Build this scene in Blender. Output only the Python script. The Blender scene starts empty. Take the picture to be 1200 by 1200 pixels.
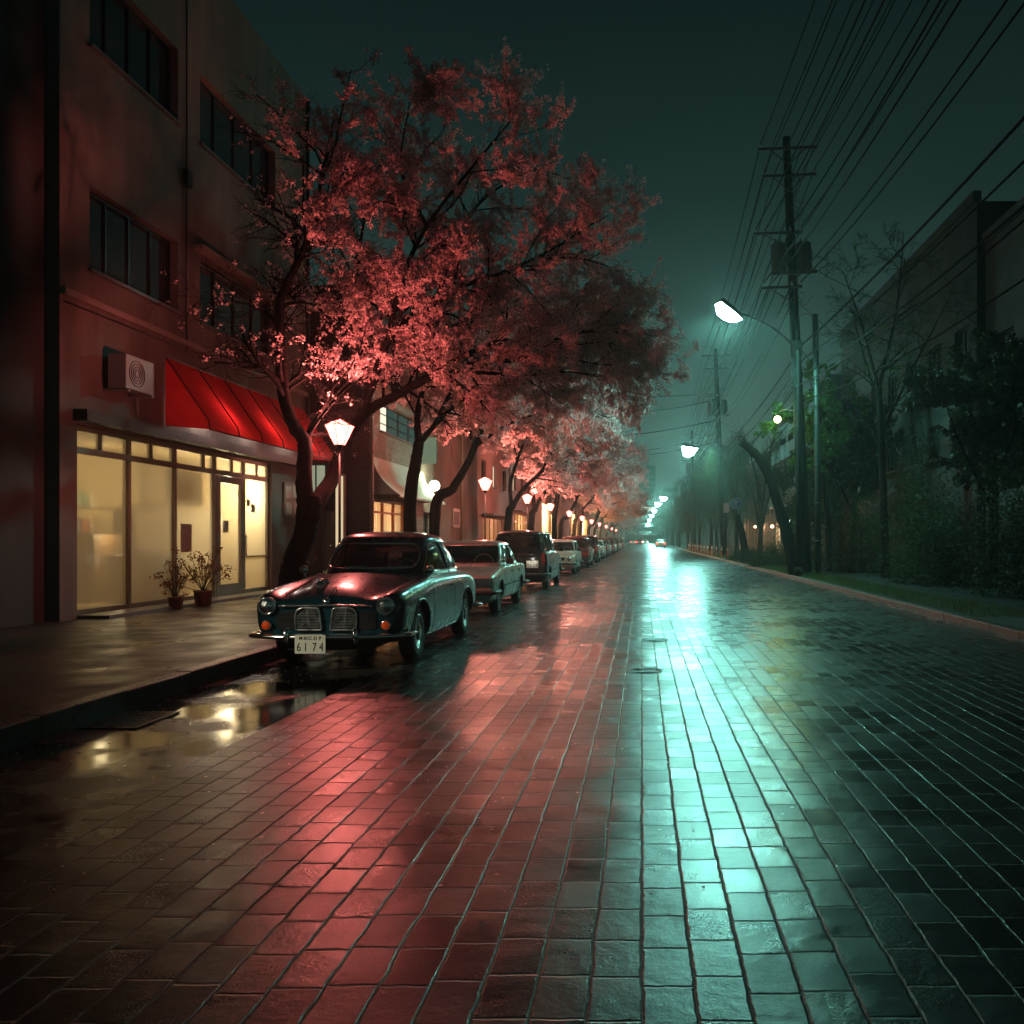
import bpy, bmesh, math, random
import numpy as np
from mathutils import Vector, Matrix
from mathutils.bvhtree import BVHTree

# ------------------------------------------------------------------ camera, sky, exposure
sc = bpy.context.scene
COL = sc.collection
cam_d = bpy.data.cameras.new('camera'); cam = bpy.data.objects.new('camera', cam_d); COL.objects.link(cam)
cam.location = (0, 0, 1.4); cam.rotation_euler = (math.radians(90), 0, 0)
cam_d.sensor_width = 36; cam_d.lens = 30.0
cam_d.shift_x = -0.1267; cam_d.shift_y = 0.0267
cam_d.clip_start = 0.05; cam_d.clip_end = 4000
sc.camera = cam

w = bpy.data.worlds.new('World'); sc.world = w; w.use_nodes = True
nt = w.node_tree; nt.nodes.clear()
o_ = nt.nodes.new('ShaderNodeOutputWorld'); bg = nt.nodes.new('ShaderNodeBackground')
tc = nt.nodes.new('ShaderNodeTexCoord'); sx = nt.nodes.new('ShaderNodeSeparateXYZ')
cr = nt.nodes.new('ShaderNodeValToRGB')
nt.links.new(tc.outputs['Generated'], sx.inputs[0]); nt.links.new(sx.outputs['Z'], cr.inputs[0])
e = cr.color_ramp; e.elements[0].position = 0.0; e.elements[0].color = (.075, .135, .118, 1)
e.elements[1].position = 0.55; e.elements[1].color = (.0035, .0100, .0105, 1)
for p_, c_ in ((.10, (.060, .108, .094, 1)), (.22, (.026, .056, .050, 1)), (.36, (.009, .0235, .0215, 1))):
    k_ = e.elements.new(p_); k_.color = c_
nz_ = nt.nodes.new('ShaderNodeTexNoise'); nz_.inputs['Scale'].default_value = 2.2; nz_.inputs['Detail'].default_value = 4
mx_ = nt.nodes.new('ShaderNodeMapRange'); mx_.inputs[3].default_value = .86; mx_.inputs[4].default_value = 1.14
mp_ = nt.nodes.new('ShaderNodeVectorMath'); mp_.operation = 'SCALE'
nt.links.new(tc.outputs['Generated'], nz_.inputs['Vector']); nt.links.new(nz_.outputs[0], mx_.inputs[0])
nt.links.new(cr.outputs[0], mp_.inputs[0]); nt.links.new(mx_.outputs[0], mp_.inputs['Scale'])
nt.links.new(mp_.outputs[0], bg.inputs[0]); bg.inputs[1].default_value = 1.0
nt.links.new(bg.outputs[0], o_.inputs[0])

sc.view_settings.view_transform = 'Standard'; sc.view_settings.look = 'None'
sc.view_settings.exposure = 0.0; sc.view_settings.gamma = 1.0; sc.view_settings.use_curve_mapping = False
sc.render.engine = 'CYCLES'
cy = sc.cycles
cy.use_denoising = True
cy.max_bounces = 6; cy.diffuse_bounces = 2; cy.glossy_bounces = 3; cy.transmission_bounces = 4
cy.transparent_max_bounces = 12; cy.volume_bounces = 0
cy.sample_clamp_indirect = 3.0; cy.sample_clamp_direct = 0.0
cy.caustics_reflective = False; cy.caustics_refractive = False
R = math.radians
PI = math.pi
random.seed(7); rng = np.random.default_rng(7)

# ------------------------------------------------------------------ materials
class NG:
    def __init__(s, name):
        s.m = bpy.data.materials.new(name); s.m.use_nodes = True
        s.t = s.m.node_tree; s.t.nodes.clear()
        s.out = s.t.nodes.new('ShaderNodeOutputMaterial')
    def n(s, typ, **kw):
        x = s.t.nodes.new('ShaderNode' + typ)
        for k, v in kw.items(): setattr(x, k, v)
        return x
    def l(s, a, b): s.t.links.new(a, b)
    def setin(s, node, key, v):
        if v is None: return
        if hasattr(v, 'is_output') or isinstance(v, bpy.types.NodeSocket): s.l(v, node.inputs[key])
        else: node.inputs[key].default_value = v
    def math(s, op, a, b=None, c=None, clamp=False):
        x = s.n('Math', operation=op); x.use_clamp = clamp
        s.setin(x, 0, a); s.setin(x, 1, b); s.setin(x, 2, c)
        return x.outputs[0]
    def noise(s, scale, detail=3, vec=None, rough=.5):
        x = s.n('TexNoise'); x.inputs['Scale'].default_value = scale; x.inputs['Detail'].default_value = detail
        x.inputs['Roughness'].default_value = rough
        if vec is not None: s.l(vec, x.inputs['Vector'])
        return x.outputs[0]
    def ramp(s, fac, stops):
        x = s.n('ValToRGB'); r = x.color_ramp
        r.elements[0].position, r.elements[0].color = stops[0][0], (*stops[0][1], 1)
        r.elements[1].position, r.elements[1].color = stops[-1][0], (*stops[-1][1], 1)
        for p, c in stops[1:-1]:
            k = r.elements.new(p); k.color = (*c, 1)
        s.l(fac, x.inputs[0]); return x.outputs[0]
    def rng(s, fac, a, b, c, d):
        x = s.n('MapRange'); s.l(fac, x.inputs[0])
        for i, v in enumerate((a, b, c, d)): x.inputs[i + 1].default_value = v
        return x.outputs[0]
    def mix(s, fac, a, b):
        x = s.n('Mix', data_type='RGBA')
        s.setin(x, 0, fac)
        for k, v in ((6, a), (7, b)):
            if isinstance(v, tuple): x.inputs[k].default_value = (*v, 1)
            else: s.l(v, x.inputs[k])
        return x.outputs[2]
    def obj(s):
        return s.n('TexCoord').outputs['Object']
    def geo(s):
        return s.n('NewGeometry').outputs['Position']
    def bump(s, h, strength=.3, dist=.01):
        x = s.n('Bump'); x.inputs['Strength'].default_value = strength; x.inputs['Distance'].default_value = dist
        s.l(h, x.inputs['Height']); return x.outputs[0]
    def pbr(s, color, rough=.5, metal=0., spec=.5, normal=None, coat=0., emis=None, estr=0., trans=0., alpha=None, coat_rough=.05):
        x = s.n('BsdfPrincipled')
        if isinstance(color, tuple): x.inputs['Base Color'].default_value = (*color, 1)
        else: s.l(color, x.inputs['Base Color'])
        s.setin(x, 'Roughness', rough); s.setin(x, 'Metallic', metal); s.setin(x, 'Specular IOR Level', spec)
        s.setin(x, 'Coat Weight', coat); s.setin(x, 'Coat Roughness', coat_rough); s.setin(x, 'Transmission Weight', trans)
        if emis is not None:
            x.inputs['Emission Color'].default_value = (*emis, 1); x.inputs['Emission Strength'].default_value = estr
        if normal is not None: s.l(normal, x.inputs['Normal'])
        s.l(x.outputs[0], s.out.inputs[0]); return x

MAT = {}
def mat(name, color, rough=.5, metal=0., var=.15, nscale=6., bump=.0, bscale=60., coat=0., spec=.5, rvar=.12):
    if name in MAT: return MAT[name]
    g = NG(name); o = g.obj()
    n = g.noise(nscale, 5, o, .6)
    dark = tuple(c * (1 - var) for c in color); lite = tuple(min(1, c * (1 + var)) for c in color)
    c = g.mix(n, dark, lite)
    r = g.rng(g.noise(nscale * 2.3, 4, o), .3, .7, max(.02, rough - rvar), min(1, rough + rvar))
    nm = g.bump(g.noise(bscale, 4, o), bump, .01) if bump > 0 else None
    g.pbr(c, r, metal, spec, nm, coat)
    MAT[name] = g.m; return g.m
def glow(name, color, strength):
    if name in MAT: return MAT[name]
    g = NG(name); x = g.n('Emission'); x.inputs[0].default_value = (*color, 1); x.inputs[1].default_value = strength
    g.l(x.outputs[0], g.out.inputs[0]); MAT[name] = g.m; return g.m
def lampglass(name, color, strength):
    """frosted lantern glass: gives off light and lets the bulb's light through"""
    if name in MAT: return MAT[name]
    g = NG(name); x = g.n('Emission'); x.inputs[0].default_value = (*color, 1); x.inputs[1].default_value = strength
    t = g.n('BsdfTransparent'); t.inputs[0].default_value = (.9, .9, .9, 1); a = g.n('AddShader')
    g.l(x.outputs[0], a.inputs[0]); g.l(t.outputs[0], a.inputs[1]); g.l(a.outputs[0], g.out.inputs[0])
    MAT[name] = g.m; return g.m
def frosted(name, color, tfac=.35):
    if name in MAT: return MAT[name]
    g = NG(name); a = g.n('BsdfTranslucent'); a.inputs[0].default_value = (*color, 1)
    t = g.n('BsdfTransparent'); t.inputs[0].default_value = (*color, 1)
    m = g.n('MixShader'); g.setin(m, 0, tfac); g.l(a.outputs[0], m.inputs[1]); g.l(t.outputs[0], m.inputs[2])
    gl = g.n('BsdfGlossy'); gl.inputs['Roughness'].default_value = .12
    m2 = g.n('MixShader'); m2.inputs[0].default_value = .06; g.l(m.outputs[0], m2.inputs[1]); g.l(gl.outputs[0], m2.inputs[2])
    g.l(m2.outputs[0], g.out.inputs[0]); MAT[name] = g.m; return g.m
def carglass():
    if 'car_glass' in MAT: return MAT['car_glass']
    g = NG('car_glass'); o = g.obj()
    v = g.n('TexVoronoi'); v.inputs['Scale'].default_value = 55; g.l(o, v.inputs['Vector'])
    drop = g.rng(v.outputs['Distance'], 0.0, .42, 1, 0)
    nm = g.bump(drop, .35, .004)
    t = g.n('BsdfTransparent'); t.inputs[0].default_value = (.68, .73, .71, 1)
    gl = g.n('BsdfGlossy'); gl.inputs['Roughness'].default_value = .06; gl.inputs[0].default_value = (.9, .9, .9, 1); g.l(nm, gl.inputs['Normal'])
    f = g.n('Fresnel'); f.inputs[0].default_value = 1.55; g.l(nm, f.inputs['Normal'])
    ff = g.math('MULTIPLY_ADD', f.outputs[0], 1.3, .05, clamp=True)
    m = g.n('MixShader'); g.l(ff, m.inputs[0]); g.l(t.outputs[0], m.inputs[1]); g.l(gl.outputs[0], m.inputs[2])
    g.l(m.outputs[0], g.out.inputs[0]); MAT['car_glass'] = g.m; return g.m
def paint(name, color, metal=.35, rough=.30):
    if name in MAT: return MAT[name]
    g = NG(name); o = g.obj()
    n = g.noise(9, 5, o, .65)
    c = g.mix(n, tuple(k * .95 for k in color), tuple(min(1, k * 1.04) for k in color))
    r = g.rng(g.noise(5, 3, o, .6), .3, .7, rough - .03, rough + .05)
    v = g.n('TexVoronoi'); v.inputs['Scale'].default_value = 70; g.l(o, v.inputs['Vector'])
    nm = g.bump(g.rng(v.outputs['Distance'], 0, .30, 1, 0), .035, .001)
    x = g.pbr(c, r, metal, .5, None, .8); x.inputs['Coat Roughness'].default_value = .14
    MAT[name] = g.m; return g.m
def brick_mat(name, c1, c2, mortar, wide=.22, high=.075, rough=.75, axis='x'):
    if name in MAT: return MAT[name]
    g = NG(name); p = g.geo()
    s = g.n('SeparateXYZ'); g.l(p, s.inputs[0]); cb = g.n('CombineXYZ')
    g.l(g.math('ADD', s.outputs[0], s.outputs[1]), cb.inputs[0]); g.l(s.outputs[2], cb.inputs[1])
    b = g.n('TexBrick'); b.inputs['Scale'].default_value = 1; b.inputs['Brick Width'].default_value = wide
    b.inputs['Row Height'].default_value = high; b.inputs['Mortar Size'].default_value = .006; b.inputs['Mortar Smooth'].default_value = .3
    b.inputs['Color1'].default_value = (*c1, 1); b.inputs['Color2'].default_value = (*c2, 1); b.inputs['Mortar'].default_value = (*mortar, 1)
    g.l(cb.outputs[0], b.inputs['Vector'])
    n = g.noise(1.3, 6, p, .65)
    col = g.mix(g.rng(n, .35, .75, 0, .55), b.outputs[0], tuple(k * .45 for k in c1))
    h = g.math('ADD', g.math('MULTIPLY', b.outputs['Fac'], -1.0), g.math('MULTIPLY', g.noise(45, 3, p), .35))
    g.pbr(col, g.rng(g.noise(7, 4, p), .3, .7, rough - .2, rough + .1), 0, .4, g.bump(h, .8, .008))
    MAT[name] = g.m; return g.m
def stucco(name, color, rough=.8, streak=.5):
    if name in MAT: return MAT[name]
    g = NG(name); p = g.geo()
    mp = g.n('Mapping'); mp.inputs['Scale'].default_value = (1.6, 1.6, .25); g.l(p, mp.inputs[0])
    n = g.noise(1.5, 6, mp.outputs[0], .65); n2 = g.noise(.7, 5, p, .6)
    c = g.mix(g.rng(n, .38, .72, 0, streak), color, tuple(k * .45 for k in color))
    c = g.mix(g.rng(n2, .4, .7, 0, .4), c, tuple(k * .7 for k in color))
    g.pbr(c, g.rng(n2, .3, .7, rough - .15, rough + .1), 0, .3, g.bump(g.noise(70, 4, p), .3, .004))
    MAT[name] = g.m; return g.m

# ------------------------------------------------------------------ mesh tools
class MB:
    def __init__(s): s.v = []; s.f = []; s.sm = []; s.mi = []
    def add(s, vs, fs, smooth=False, mi=0):
        b = len(s.v); s.v += [tuple(float(c) for c in p) for p in vs]
        for f in fs: s.f.append(tuple(b + i for i in f)); s.sm.append(smooth); s.mi.append(mi)
        return s
    def box(s, x0, x1, y0, y1, z0, z1, mi=0):
        if x0 > x1: x0, x1 = x1, x0
        if y0 > y1: y0, y1 = y1, y0
        if z0 > z1: z0, z1 = z1, z0
        v = [(x0,y0,z0),(x1,y0,z0),(x1,y1,z0),(x0,y1,z0),(x0,y0,z1),(x1,y0,z1),(x1,y1,z1),(x0,y1,z1)]
        return s.add(v, [(0,3,2,1),(4,5,6,7),(0,1,5,4),(1,2,6,5),(2,3,7,6),(3,0,4,7)], mi=mi)
    def bar(s, a, b, w, h, mi=0):
        a = Vector(a); b = Vector(b); d = (b - a).normalized()
        up = Vector((0,0,1)) if abs(d.z) < .95 else Vector((1,0,0))
        r = d.cross(up).normalized(); u = r.cross(d)
        q = [r*w/2+u*h/2, -r*w/2+u*h/2, -r*w/2-u*h/2, r*w/2-u*h/2]
        v = [a+k for k in q] + [b+k for k in q]
        return s.add(v, [(0,1,2,3),(7,6,5,4),(0,4,5,1),(1,5,6,2),(2,6,7,3),(3,7,4,0)], mi=mi)
    def tube(s, pts, rad, n=8, cap=True, closed=False, smooth=True, flat=None, mi=0):
        P = np.array([tuple(p) for p in pts], float); m = len(P)
        rad = np.full(m, rad, float) if np.isscalar(rad) else np.array(rad, float)
        if closed: T = np.roll(P, -1, 0) - np.roll(P, 1, 0)
        else:
            T = np.empty_like(P); T[1:-1] = P[2:] - P[:-2]; T[0] = P[1]-P[0]; T[-1] = P[-1]-P[-2]
        T /= np.maximum(np.linalg.norm(T, axis=1, keepdims=True), 1e-9)
        u = np.cross(T[0], (0,0,1.) if abs(T[0][2]) < .9 else (1.,0,0)); u /= np.linalg.norm(u)
        a = np.arange(n) * 2*PI/n; vs = []
        for i in range(m):
            u = u - T[i]*np.dot(u, T[i]); u /= max(np.linalg.norm(u), 1e-9); w_ = np.cross(T[i], u)
            ry = rad[i] if flat is None else rad[i]*flat
            vs.append(P[i] + np.outer(np.cos(a)*rad[i], u) + np.outer(np.sin(a)*ry, w_))
        vs = np.concatenate(vs); fs = []
        for i in range(m if closed else m-1):
            j = (i+1) % m
            for k in range(n):
                l = (k+1) % n; fs.append((i*n+k, i*n+l, j*n+l, j*n+k))
        if cap and not closed: fs.append(tuple(range(n))[::-1]); fs.append(tuple((m-1)*n+k for k in range(n)))
        return s.add(vs, fs, smooth, mi)
    def lathe(s, prof, n=24, org=(0,0,0), axis='z', smooth=True, mi=0, closed=False):
        """prof: list of (r, h)"""
        vs = []; fs = []; m = len(prof)
        for r, h in prof:
            for k in range(n):
                a = 2*PI*k/n; c, d = r*math.cos(a), r*math.sin(a)
                p = (c, d, h) if axis == 'z' else ((h, c, d) if axis == 'x' else (d, h, c))
                vs.append((org[0]+p[0], org[1]+p[1], org[2]+p[2]))
        for i in range(m if closed else m-1):
            j = (i+1) % m
            for k in range(n):
                l = (k+1) % n; fs.append((i*n+k, i*n+l, j*n+l, j*n+k))
        if not closed:
            if prof[0][0] > 1e-6: fs.append(tuple(range(n))[::-1])
            if prof[-1][0] > 1e-6: fs.append(tuple((m-1)*n+k for k in range(n)))
        return s.add(vs, fs, smooth, mi)
    def prism(s, poly, axis, a, b, mi=0, smooth=False):
        """poly in the two axes other than AXIS, extruded from a to b"""
        def P(q, h): return {'x': (h, q[0], q[1]), 'y': (q[0], h, q[1]), 'z': (q[0], q[1], h)}[axis]
        n = len(poly); vs = [P(q, a) for q in poly] + [P(q, b) for q in poly]
        fs = [tuple(range(n))[::-1], tuple(range(n, 2*n))] + [(i, (i+1) % n, n+(i+1) % n, n+i) for i in range(n)]
        return s.add(vs, fs, smooth, mi)
    def mesh(s, name, mats, fix=True):
        me = bpy.data.meshes.new(name); me.from_pydata(s.v, [], s.f)
        me.polygons.foreach_set('use_smooth', s.sm); me.polygons.foreach_set('material_index', s.mi)
        for m in (mats if isinstance(mats, (list, tuple)) else [mats]): me.materials.append(m)
        if fix:
            bm = bmesh.new(); bm.from_mesh(me); bmesh.ops.recalc_face_normals(bm, faces=bm.faces); bm.to_mesh(me); bm.free()
        me.update(); return me
    def build(s, name, mats, parent=None, fix=True, bevel=0, **tg):
        o = bpy.data.objects.new(name, s.mesh(name, mats, fix)); COL.objects.link(o)
        if parent is not None: o.parent = parent
        if bevel:
            b = o.modifiers.new('bevel', 'BEVEL'); b.width = bevel; b.segments = 2; b.limit_method = 'ANGLE'
        if tg: tag(o, **tg)
        return o
def fastmesh(name, V, F4, mats, smooth=False):
    """numpy quads to a mesh quickly"""
    me = bpy.data.meshes.new(name); V = np.asarray(V, np.float32); F = np.asarray(F4, np.int32)
    me.vertices.add(len(V)); me.vertices.foreach_set('co', V.ravel())
    k = F.shape[1]; me.loops.add(F.size); me.loops.foreach_set('vertex_index', F.ravel())
    me.polygons.add(len(F)); me.polygons.foreach_set('loop_start', np.arange(0, F.size, k, dtype=np.int32))
    me.polygons.foreach_set('loop_total', np.full(len(F), k, np.int32))
    me.polygons.foreach_set('use_smooth', np.full(len(F), smooth))
    for m in (mats if isinstance(mats, (list, tuple)) else [mats]): me.materials.append(m)
    me.update(calc_edges=True); return me
def link(name, me, parent=None):
    o = bpy.data.objects.new(name, me); COL.objects.link(o)
    if parent is not None: o.parent = parent
    return o
def tag(o, label=None, cat=None, group=None, kind=None):
    if label: o['label'] = label
    if cat: o['category'] = cat
    if group: o['group'] = group
    if kind: o['kind'] = kind
    return o
def empty(name, loc=(0,0,0), rz=0, label=None, cat=None, group=None):
    o = bpy.data.objects.new(name, None); COL.objects.link(o); o.location = loc; o.rotation_euler = (0,0,rz)
    o.empty_display_size = .2
    return tag(o, label, cat, group)
def copy_tree(o, parent=None, loc=None, rz=None, label=None, scale=None):
    c = o.copy(); COL.objects.link(c)
    if parent is not None:
        c.parent = parent; c.matrix_parent_inverse = o.matrix_parent_inverse.copy()
    if loc is not None: c.location = loc
    if rz is not None: c.rotation_euler = (0,0,rz)
    if scale is not None: c.scale = scale if isinstance(scale, tuple) else (scale,)*3
    if label: c['label'] = label
    for ch in list(o.children): copy_tree(ch, c)
    return c
def point_light(name, loc, color, power, parent=None, size=.08, spot=None):
    l = bpy.data.lights.new(name, 'POINT' if spot is None else 'SPOT'); l.color = color; l.energy = power; l.shadow_soft_size = size
    if spot is not None: l.spot_size = R(spot); l.spot_blend = .6
    o = bpy.data.objects.new(name, l); COL.objects.link(o); o.location = loc
    if parent is not None: o.parent = parent
    return o
def boolean(me_a, me_b, op='DIFFERENCE', solver='EXACT', selfi=False):
    a = bpy.data.objects.new('tmp_a', me_a); b = bpy.data.objects.new('tmp_b', me_b)
    COL.objects.link(a); COL.objects.link(b)
    m = a.modifiers.new('b', 'BOOLEAN'); m.operation = op; m.object = b; m.solver = solver; m.use_self = selfi
    try: m.material_mode = 'TRANSFER'
    except Exception: pass
    dg = bpy.context.evaluated_depsgraph_get(); dg.update()
    r = bpy.data.meshes.new_from_object(a.evaluated_get(dg))
    bpy.data.objects.remove(a); bpy.data.objects.remove(b); return r
def text_mesh(txt, size, mat_, name, extrude=.001, sx=1.0, align='CENTER', bold=0.0):
    c = bpy.data.curves.new('t', 'FONT'); c.body = txt; c.size = size; c.extrude = extrude; c.align_x = align; c.align_y = 'CENTER'; c.offset = bold
    o = bpy.data.objects.new('t', c); COL.objects.link(o)
    dg = bpy.context.evaluated_depsgraph_get(); dg.update()
    me = bpy.data.meshes.new_from_object(o.evaluated_get(dg)); bpy.data.objects.remove(o)
    me.name = name; me.materials.clear(); me.materials.append(mat_)
    for v in me.vertices: v.co.x *= sx
    return me
def cr1(P, m):
    """Catmull-Rom through rows of P, m steps per span"""
    P = np.asarray(P, float); Q = np.concatenate([[2*P[0]-P[1]], P, [2*P[-1]-P[-2]]]); out = []
    for i in range(len(P)-1):
        a, b, c, d = Q[i], Q[i+1], Q[i+2], Q[i+3]
        for k in range(m):
            t = k/m; out.append(.5*((2*b)+(c-a)*t+(2*a-5*b+4*c-d)*t*t+(3*b-a-3*c+d)*t**3))
    out.append(P[-1]); return np.array(out)
def roundpoly(pts, r, n=5):
    out = []; m = len(pts)
    for i in range(m):
        p = Vector(pts[i]); a = Vector(pts[i-1]); b = Vector(pts[(i+1) % m])
        rr = r[i] if isinstance(r, (list, tuple)) else r
        da = min(rr, (a-p).length*.48); db = min(rr, (b-p).length*.48)
        A = p+(a-p).normalized()*da; B = p+(b-p).normalized()*db
        for k in range(n+1):
            t = k/n; out.append(tuple(A*(1-t)**2+p*2*t*(1-t)+B*t*t))
    return out
CHROME = mat('chrome_trim', (.78,.78,.76), .16, 1.0, .05, rvar=.08)
RUBBER = mat('black_rubber', (.018,.018,.018), .7, 0, .3, bump=.2)
BLACKM = mat('black_painted_metal', (.02,.021,.022), .38, .3, .3)
DARKIN = mat('dark_interior', (.03,.025,.022), .8)
HAZE = 0.0012
# ------------------------------------------------------------------ the street
def road_mat():
    g = NG('wet_brick_setts'); p = g.geo(); s = g.n('SeparateXYZ'); g.l(p, s.inputs[0])
    w1 = g.noise(2.2, 3, p, .5); w2 = g.noise(9, 2, p, .5)
    wob = g.math('ADD', g.math('MULTIPLY', g.math('SUBTRACT', w1, .5), .013), g.math('MULTIPLY', g.math('SUBTRACT', w2, .5), .020))
    CW, RH = .165, .25
    u = g.math('DIVIDE', g.math('ADD', s.outputs[0], wob), CW); col = g.math('FLOOR', u); fu = g.math('FRACT', u)
    wn = g.n('TexWhiteNoise', noise_dimensions='1D'); g.l(col, wn.inputs['W'])
    vy = g.math('ADD', g.math('DIVIDE', g.math('ADD', s.outputs[1], g.math('MULTIPLY', wob, .8)), RH), g.math('MULTIPLY', wn.outputs[0], .55))
    row = g.math('FLOOR', vy); fv = g.math('FRACT', vy)
    du = g.math('MULTIPLY', g.math('MINIMUM', fu, g.math('SUBTRACT', 1.0, fu)), CW)
    dv = g.math('MULTIPLY', g.math('MINIMUM', fv, g.math('SUBTRACT', 1.0, fv)), RH)
    d = g.math('MINIMUM', du, dv)
    d = g.math('ADD', d, g.math('MULTIPLY', g.math('SUBTRACT', g.noise(30, 4, p, .6), .5), .011))
    top = g.n('MapRange', interpolation_type='SMOOTHSTEP'); g.l(d, top.inputs[0]); top.inputs[1].default_value = .0015; top.inputs[2].default_value = .0085
    top = top.outputs[0]
    cb = g.n('CombineXYZ'); g.l(col, cb.inputs[0]); g.l(row, cb.inputs[1])
    wn2 = g.n('TexWhiteNoise', noise_dimensions='2D'); g.l(cb.outputs[0], wn2.inputs['Vector'])
    pr = wn2.outputs[0]
    sc2 = g.n('SeparateColor'); g.l(wn2.outputs[1], sc2.inputs[0])
    # every sett sits at a slightly different height and tilt
    tilt = g.math('ADD', g.math('MULTIPLY', g.math('SUBTRACT', fu, .5), g.math('SUBTRACT', sc2.outputs[0], .5)),
                  g.math('MULTIPLY', g.math('SUBTRACT', fv, .5), g.math('SUBTRACT', sc2.outputs[1], .5)))
    big = g.noise(.55, 4, p, .55); grit = g.noise(120, 4, p, .6); mid = g.noise(14, 4, p, .6)
    h = g.math('ADD', top, g.math('MULTIPLY', tilt, .55))
    h = g.math('ADD', h, g.math('MULTIPLY', mid, .75))
    h = g.math('ADD', h, g.math('MULTIPLY', grit, .24))
    h = g.math('ADD', h, g.math('MULTIPLY', pr, .22)); sunk = g.n('MapRange', interpolation_type='SMOOTHSTEP'); g.l(g.noise(.9, 3, p), sunk.inputs[0]); sunk.inputs[1].default_value = .35; sunk.inputs[2].default_value = .65; h = g.math('ADD', h, g.math('MULTIPLY', sunk.outputs[0], 1.6))
    base = g.ramp(pr, [(0, (.012,.009,.0085)), (.45, (.021,.015,.014)), (.8, (.017,.014,.014)), (1, (.030,.021,.018))])
    base = g.mix(g.rng(mid, .35, .7, 0, .5), base, (.014,.012,.012))
    colr = g.mix(top, (.008,.008,.008), base)
    wet = g.rng(big, .40, .62, 0, 1)
    ro = g.math('ADD', g.math('MULTIPLY', grit, .12), g.math('MULTIPLY', wet, .10))
    ro = g.math('ADD', ro, .13); ro = g.math('ADD', ro, g.math('MULTIPLY', sc2.outputs[2], .10))
    ro = g.math('ADD', ro, g.math('MULTIPLY', g.math('SUBTRACT', 1.0, top), .35))
    g.pbr(colr, ro, 0, .8, g.bump(h, .62, .0068)); return g.m
def asphalt_mat():
    g = NG('wet_gutter_asphalt'); p = g.geo()
    n = g.noise(.9, 4, p, .55); gr = g.noise(110, 4, p, .65); m = g.noise(7, 4, p)
    pud = g.n('MapRange', interpolation_type='SMOOTHSTEP'); g.l(n, pud.inputs[0]); pud.inputs[1].default_value = .40; pud.inputs[2].default_value = .55
    pu = pud.outputs[0]
    c = g.mix(pu, g.mix(m, (.022,.021,.020), (.045,.040,.038)), (.012,.011,.010))
    ro = g.math('ADD', g.math('MULTIPLY', g.math('SUBTRACT', 1.0, pu), .24), g.math('MULTIPLY', m, .10)); ro = g.math('ADD', ro, .05)
    h = g.math('ADD', g.math('MULTIPLY', gr, g.math('SUBTRACT', 1.05, pu)), g.math('MULTIPLY', m, .25))
    g.pbr(c, ro, 0, .6, g.bump(h, .35, .006)); return g.m
def pave_mat(name, c1, c2, wx=.3, wy=.3, rough=.4):
    g = NG(name); p = g.geo()
    b = g.n('TexBrick'); b.inputs['Scale'].default_value = 1; b.inputs['Brick Width'].default_value = wx
    b.inputs['Row Height'].default_value = wy; b.inputs['Mortar Size'].default_value = .009; b.offset = .5
    b.inputs['Color1'].default_value = (*c1, 1); b.inputs['Color2'].default_value = (*c2, 1); b.inputs['Mortar'].default_value = (.01,.01,.01, 1)
    g.l(p, b.inputs['Vector']); n = g.noise(3, 5, p, .6)
    c = g.mix(g.rng(n, .35, .7, 0, .5), b.outputs[0], tuple(k*.5 for k in c1))
    h = g.math('ADD', g.math('MULTIPLY', b.outputs['Fac'], -1.), g.math('MULTIPLY', g.noise(60, 4, p), .3))
    g.pbr(c, g.rng(g.noise(2, 4, p), .3, .7, rough-.2, rough+.15), 0, .45, g.bump(h, .9, .010)); return g.m

def sheet(name, x0, x1, y0, y1, z, m, ny=1):
    b = MB(); ys = np.linspace(y0, y1, ny+1)
    for i in range(ny): b.add([(x0,ys[i],z),(x1,ys[i],z),(x1,ys[i+1],z),(x0,ys[i+1],z)], [(0,1,2,3)])
    return b.build(name, m, kind='structure')
KL, KR = -4.22, 5.30          # kerb faces
Y0, Y1 = -14, 420
ground = sheet('ground', -1500, 1500, -300, 2200, -.02, mat('ground_earth', (.03,.03,.028), .8))
road = sheet('road', -2.80, KR, Y0, Y1, 0.0, road_mat())
gutter = sheet('gutter', KL, -2.80, Y0, Y1, -.004, asphalt_mat())
g_ = MB().box(-30, KL-.16, Y0, Y1, -.019, .155).build('pavement', pave_mat('brown_pavers', (.055,.037,.030), (.026,.018,.016), .6, .3, .46), kind='structure')
g_ = MB().box(KR+.16, 40, Y0, Y1, -.019, .105).build('pavement', pave_mat('grey_pavers', (.05,.05,.05), (.035,.037,.037), .3, .3, .42), kind='structure')
def kerb(x0, x1, z):
    b = MB(); y = Y0
    while y < 160:
        b.box(x0, x1, y+.004, y+.996, -.019, z + random.uniform(-.003,.003)); y += 1.0
    b.box(x0, x1, y, Y1, -.019, z)
    return b.build('kerb', mat('wet_kerb_granite', (.11,.095,.09), .36, bump=.4, var=.3), kind='structure', bevel=.012)
kerb(KL-.16, KL, .162); kerb(KR, KR+.16, .112)

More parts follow.
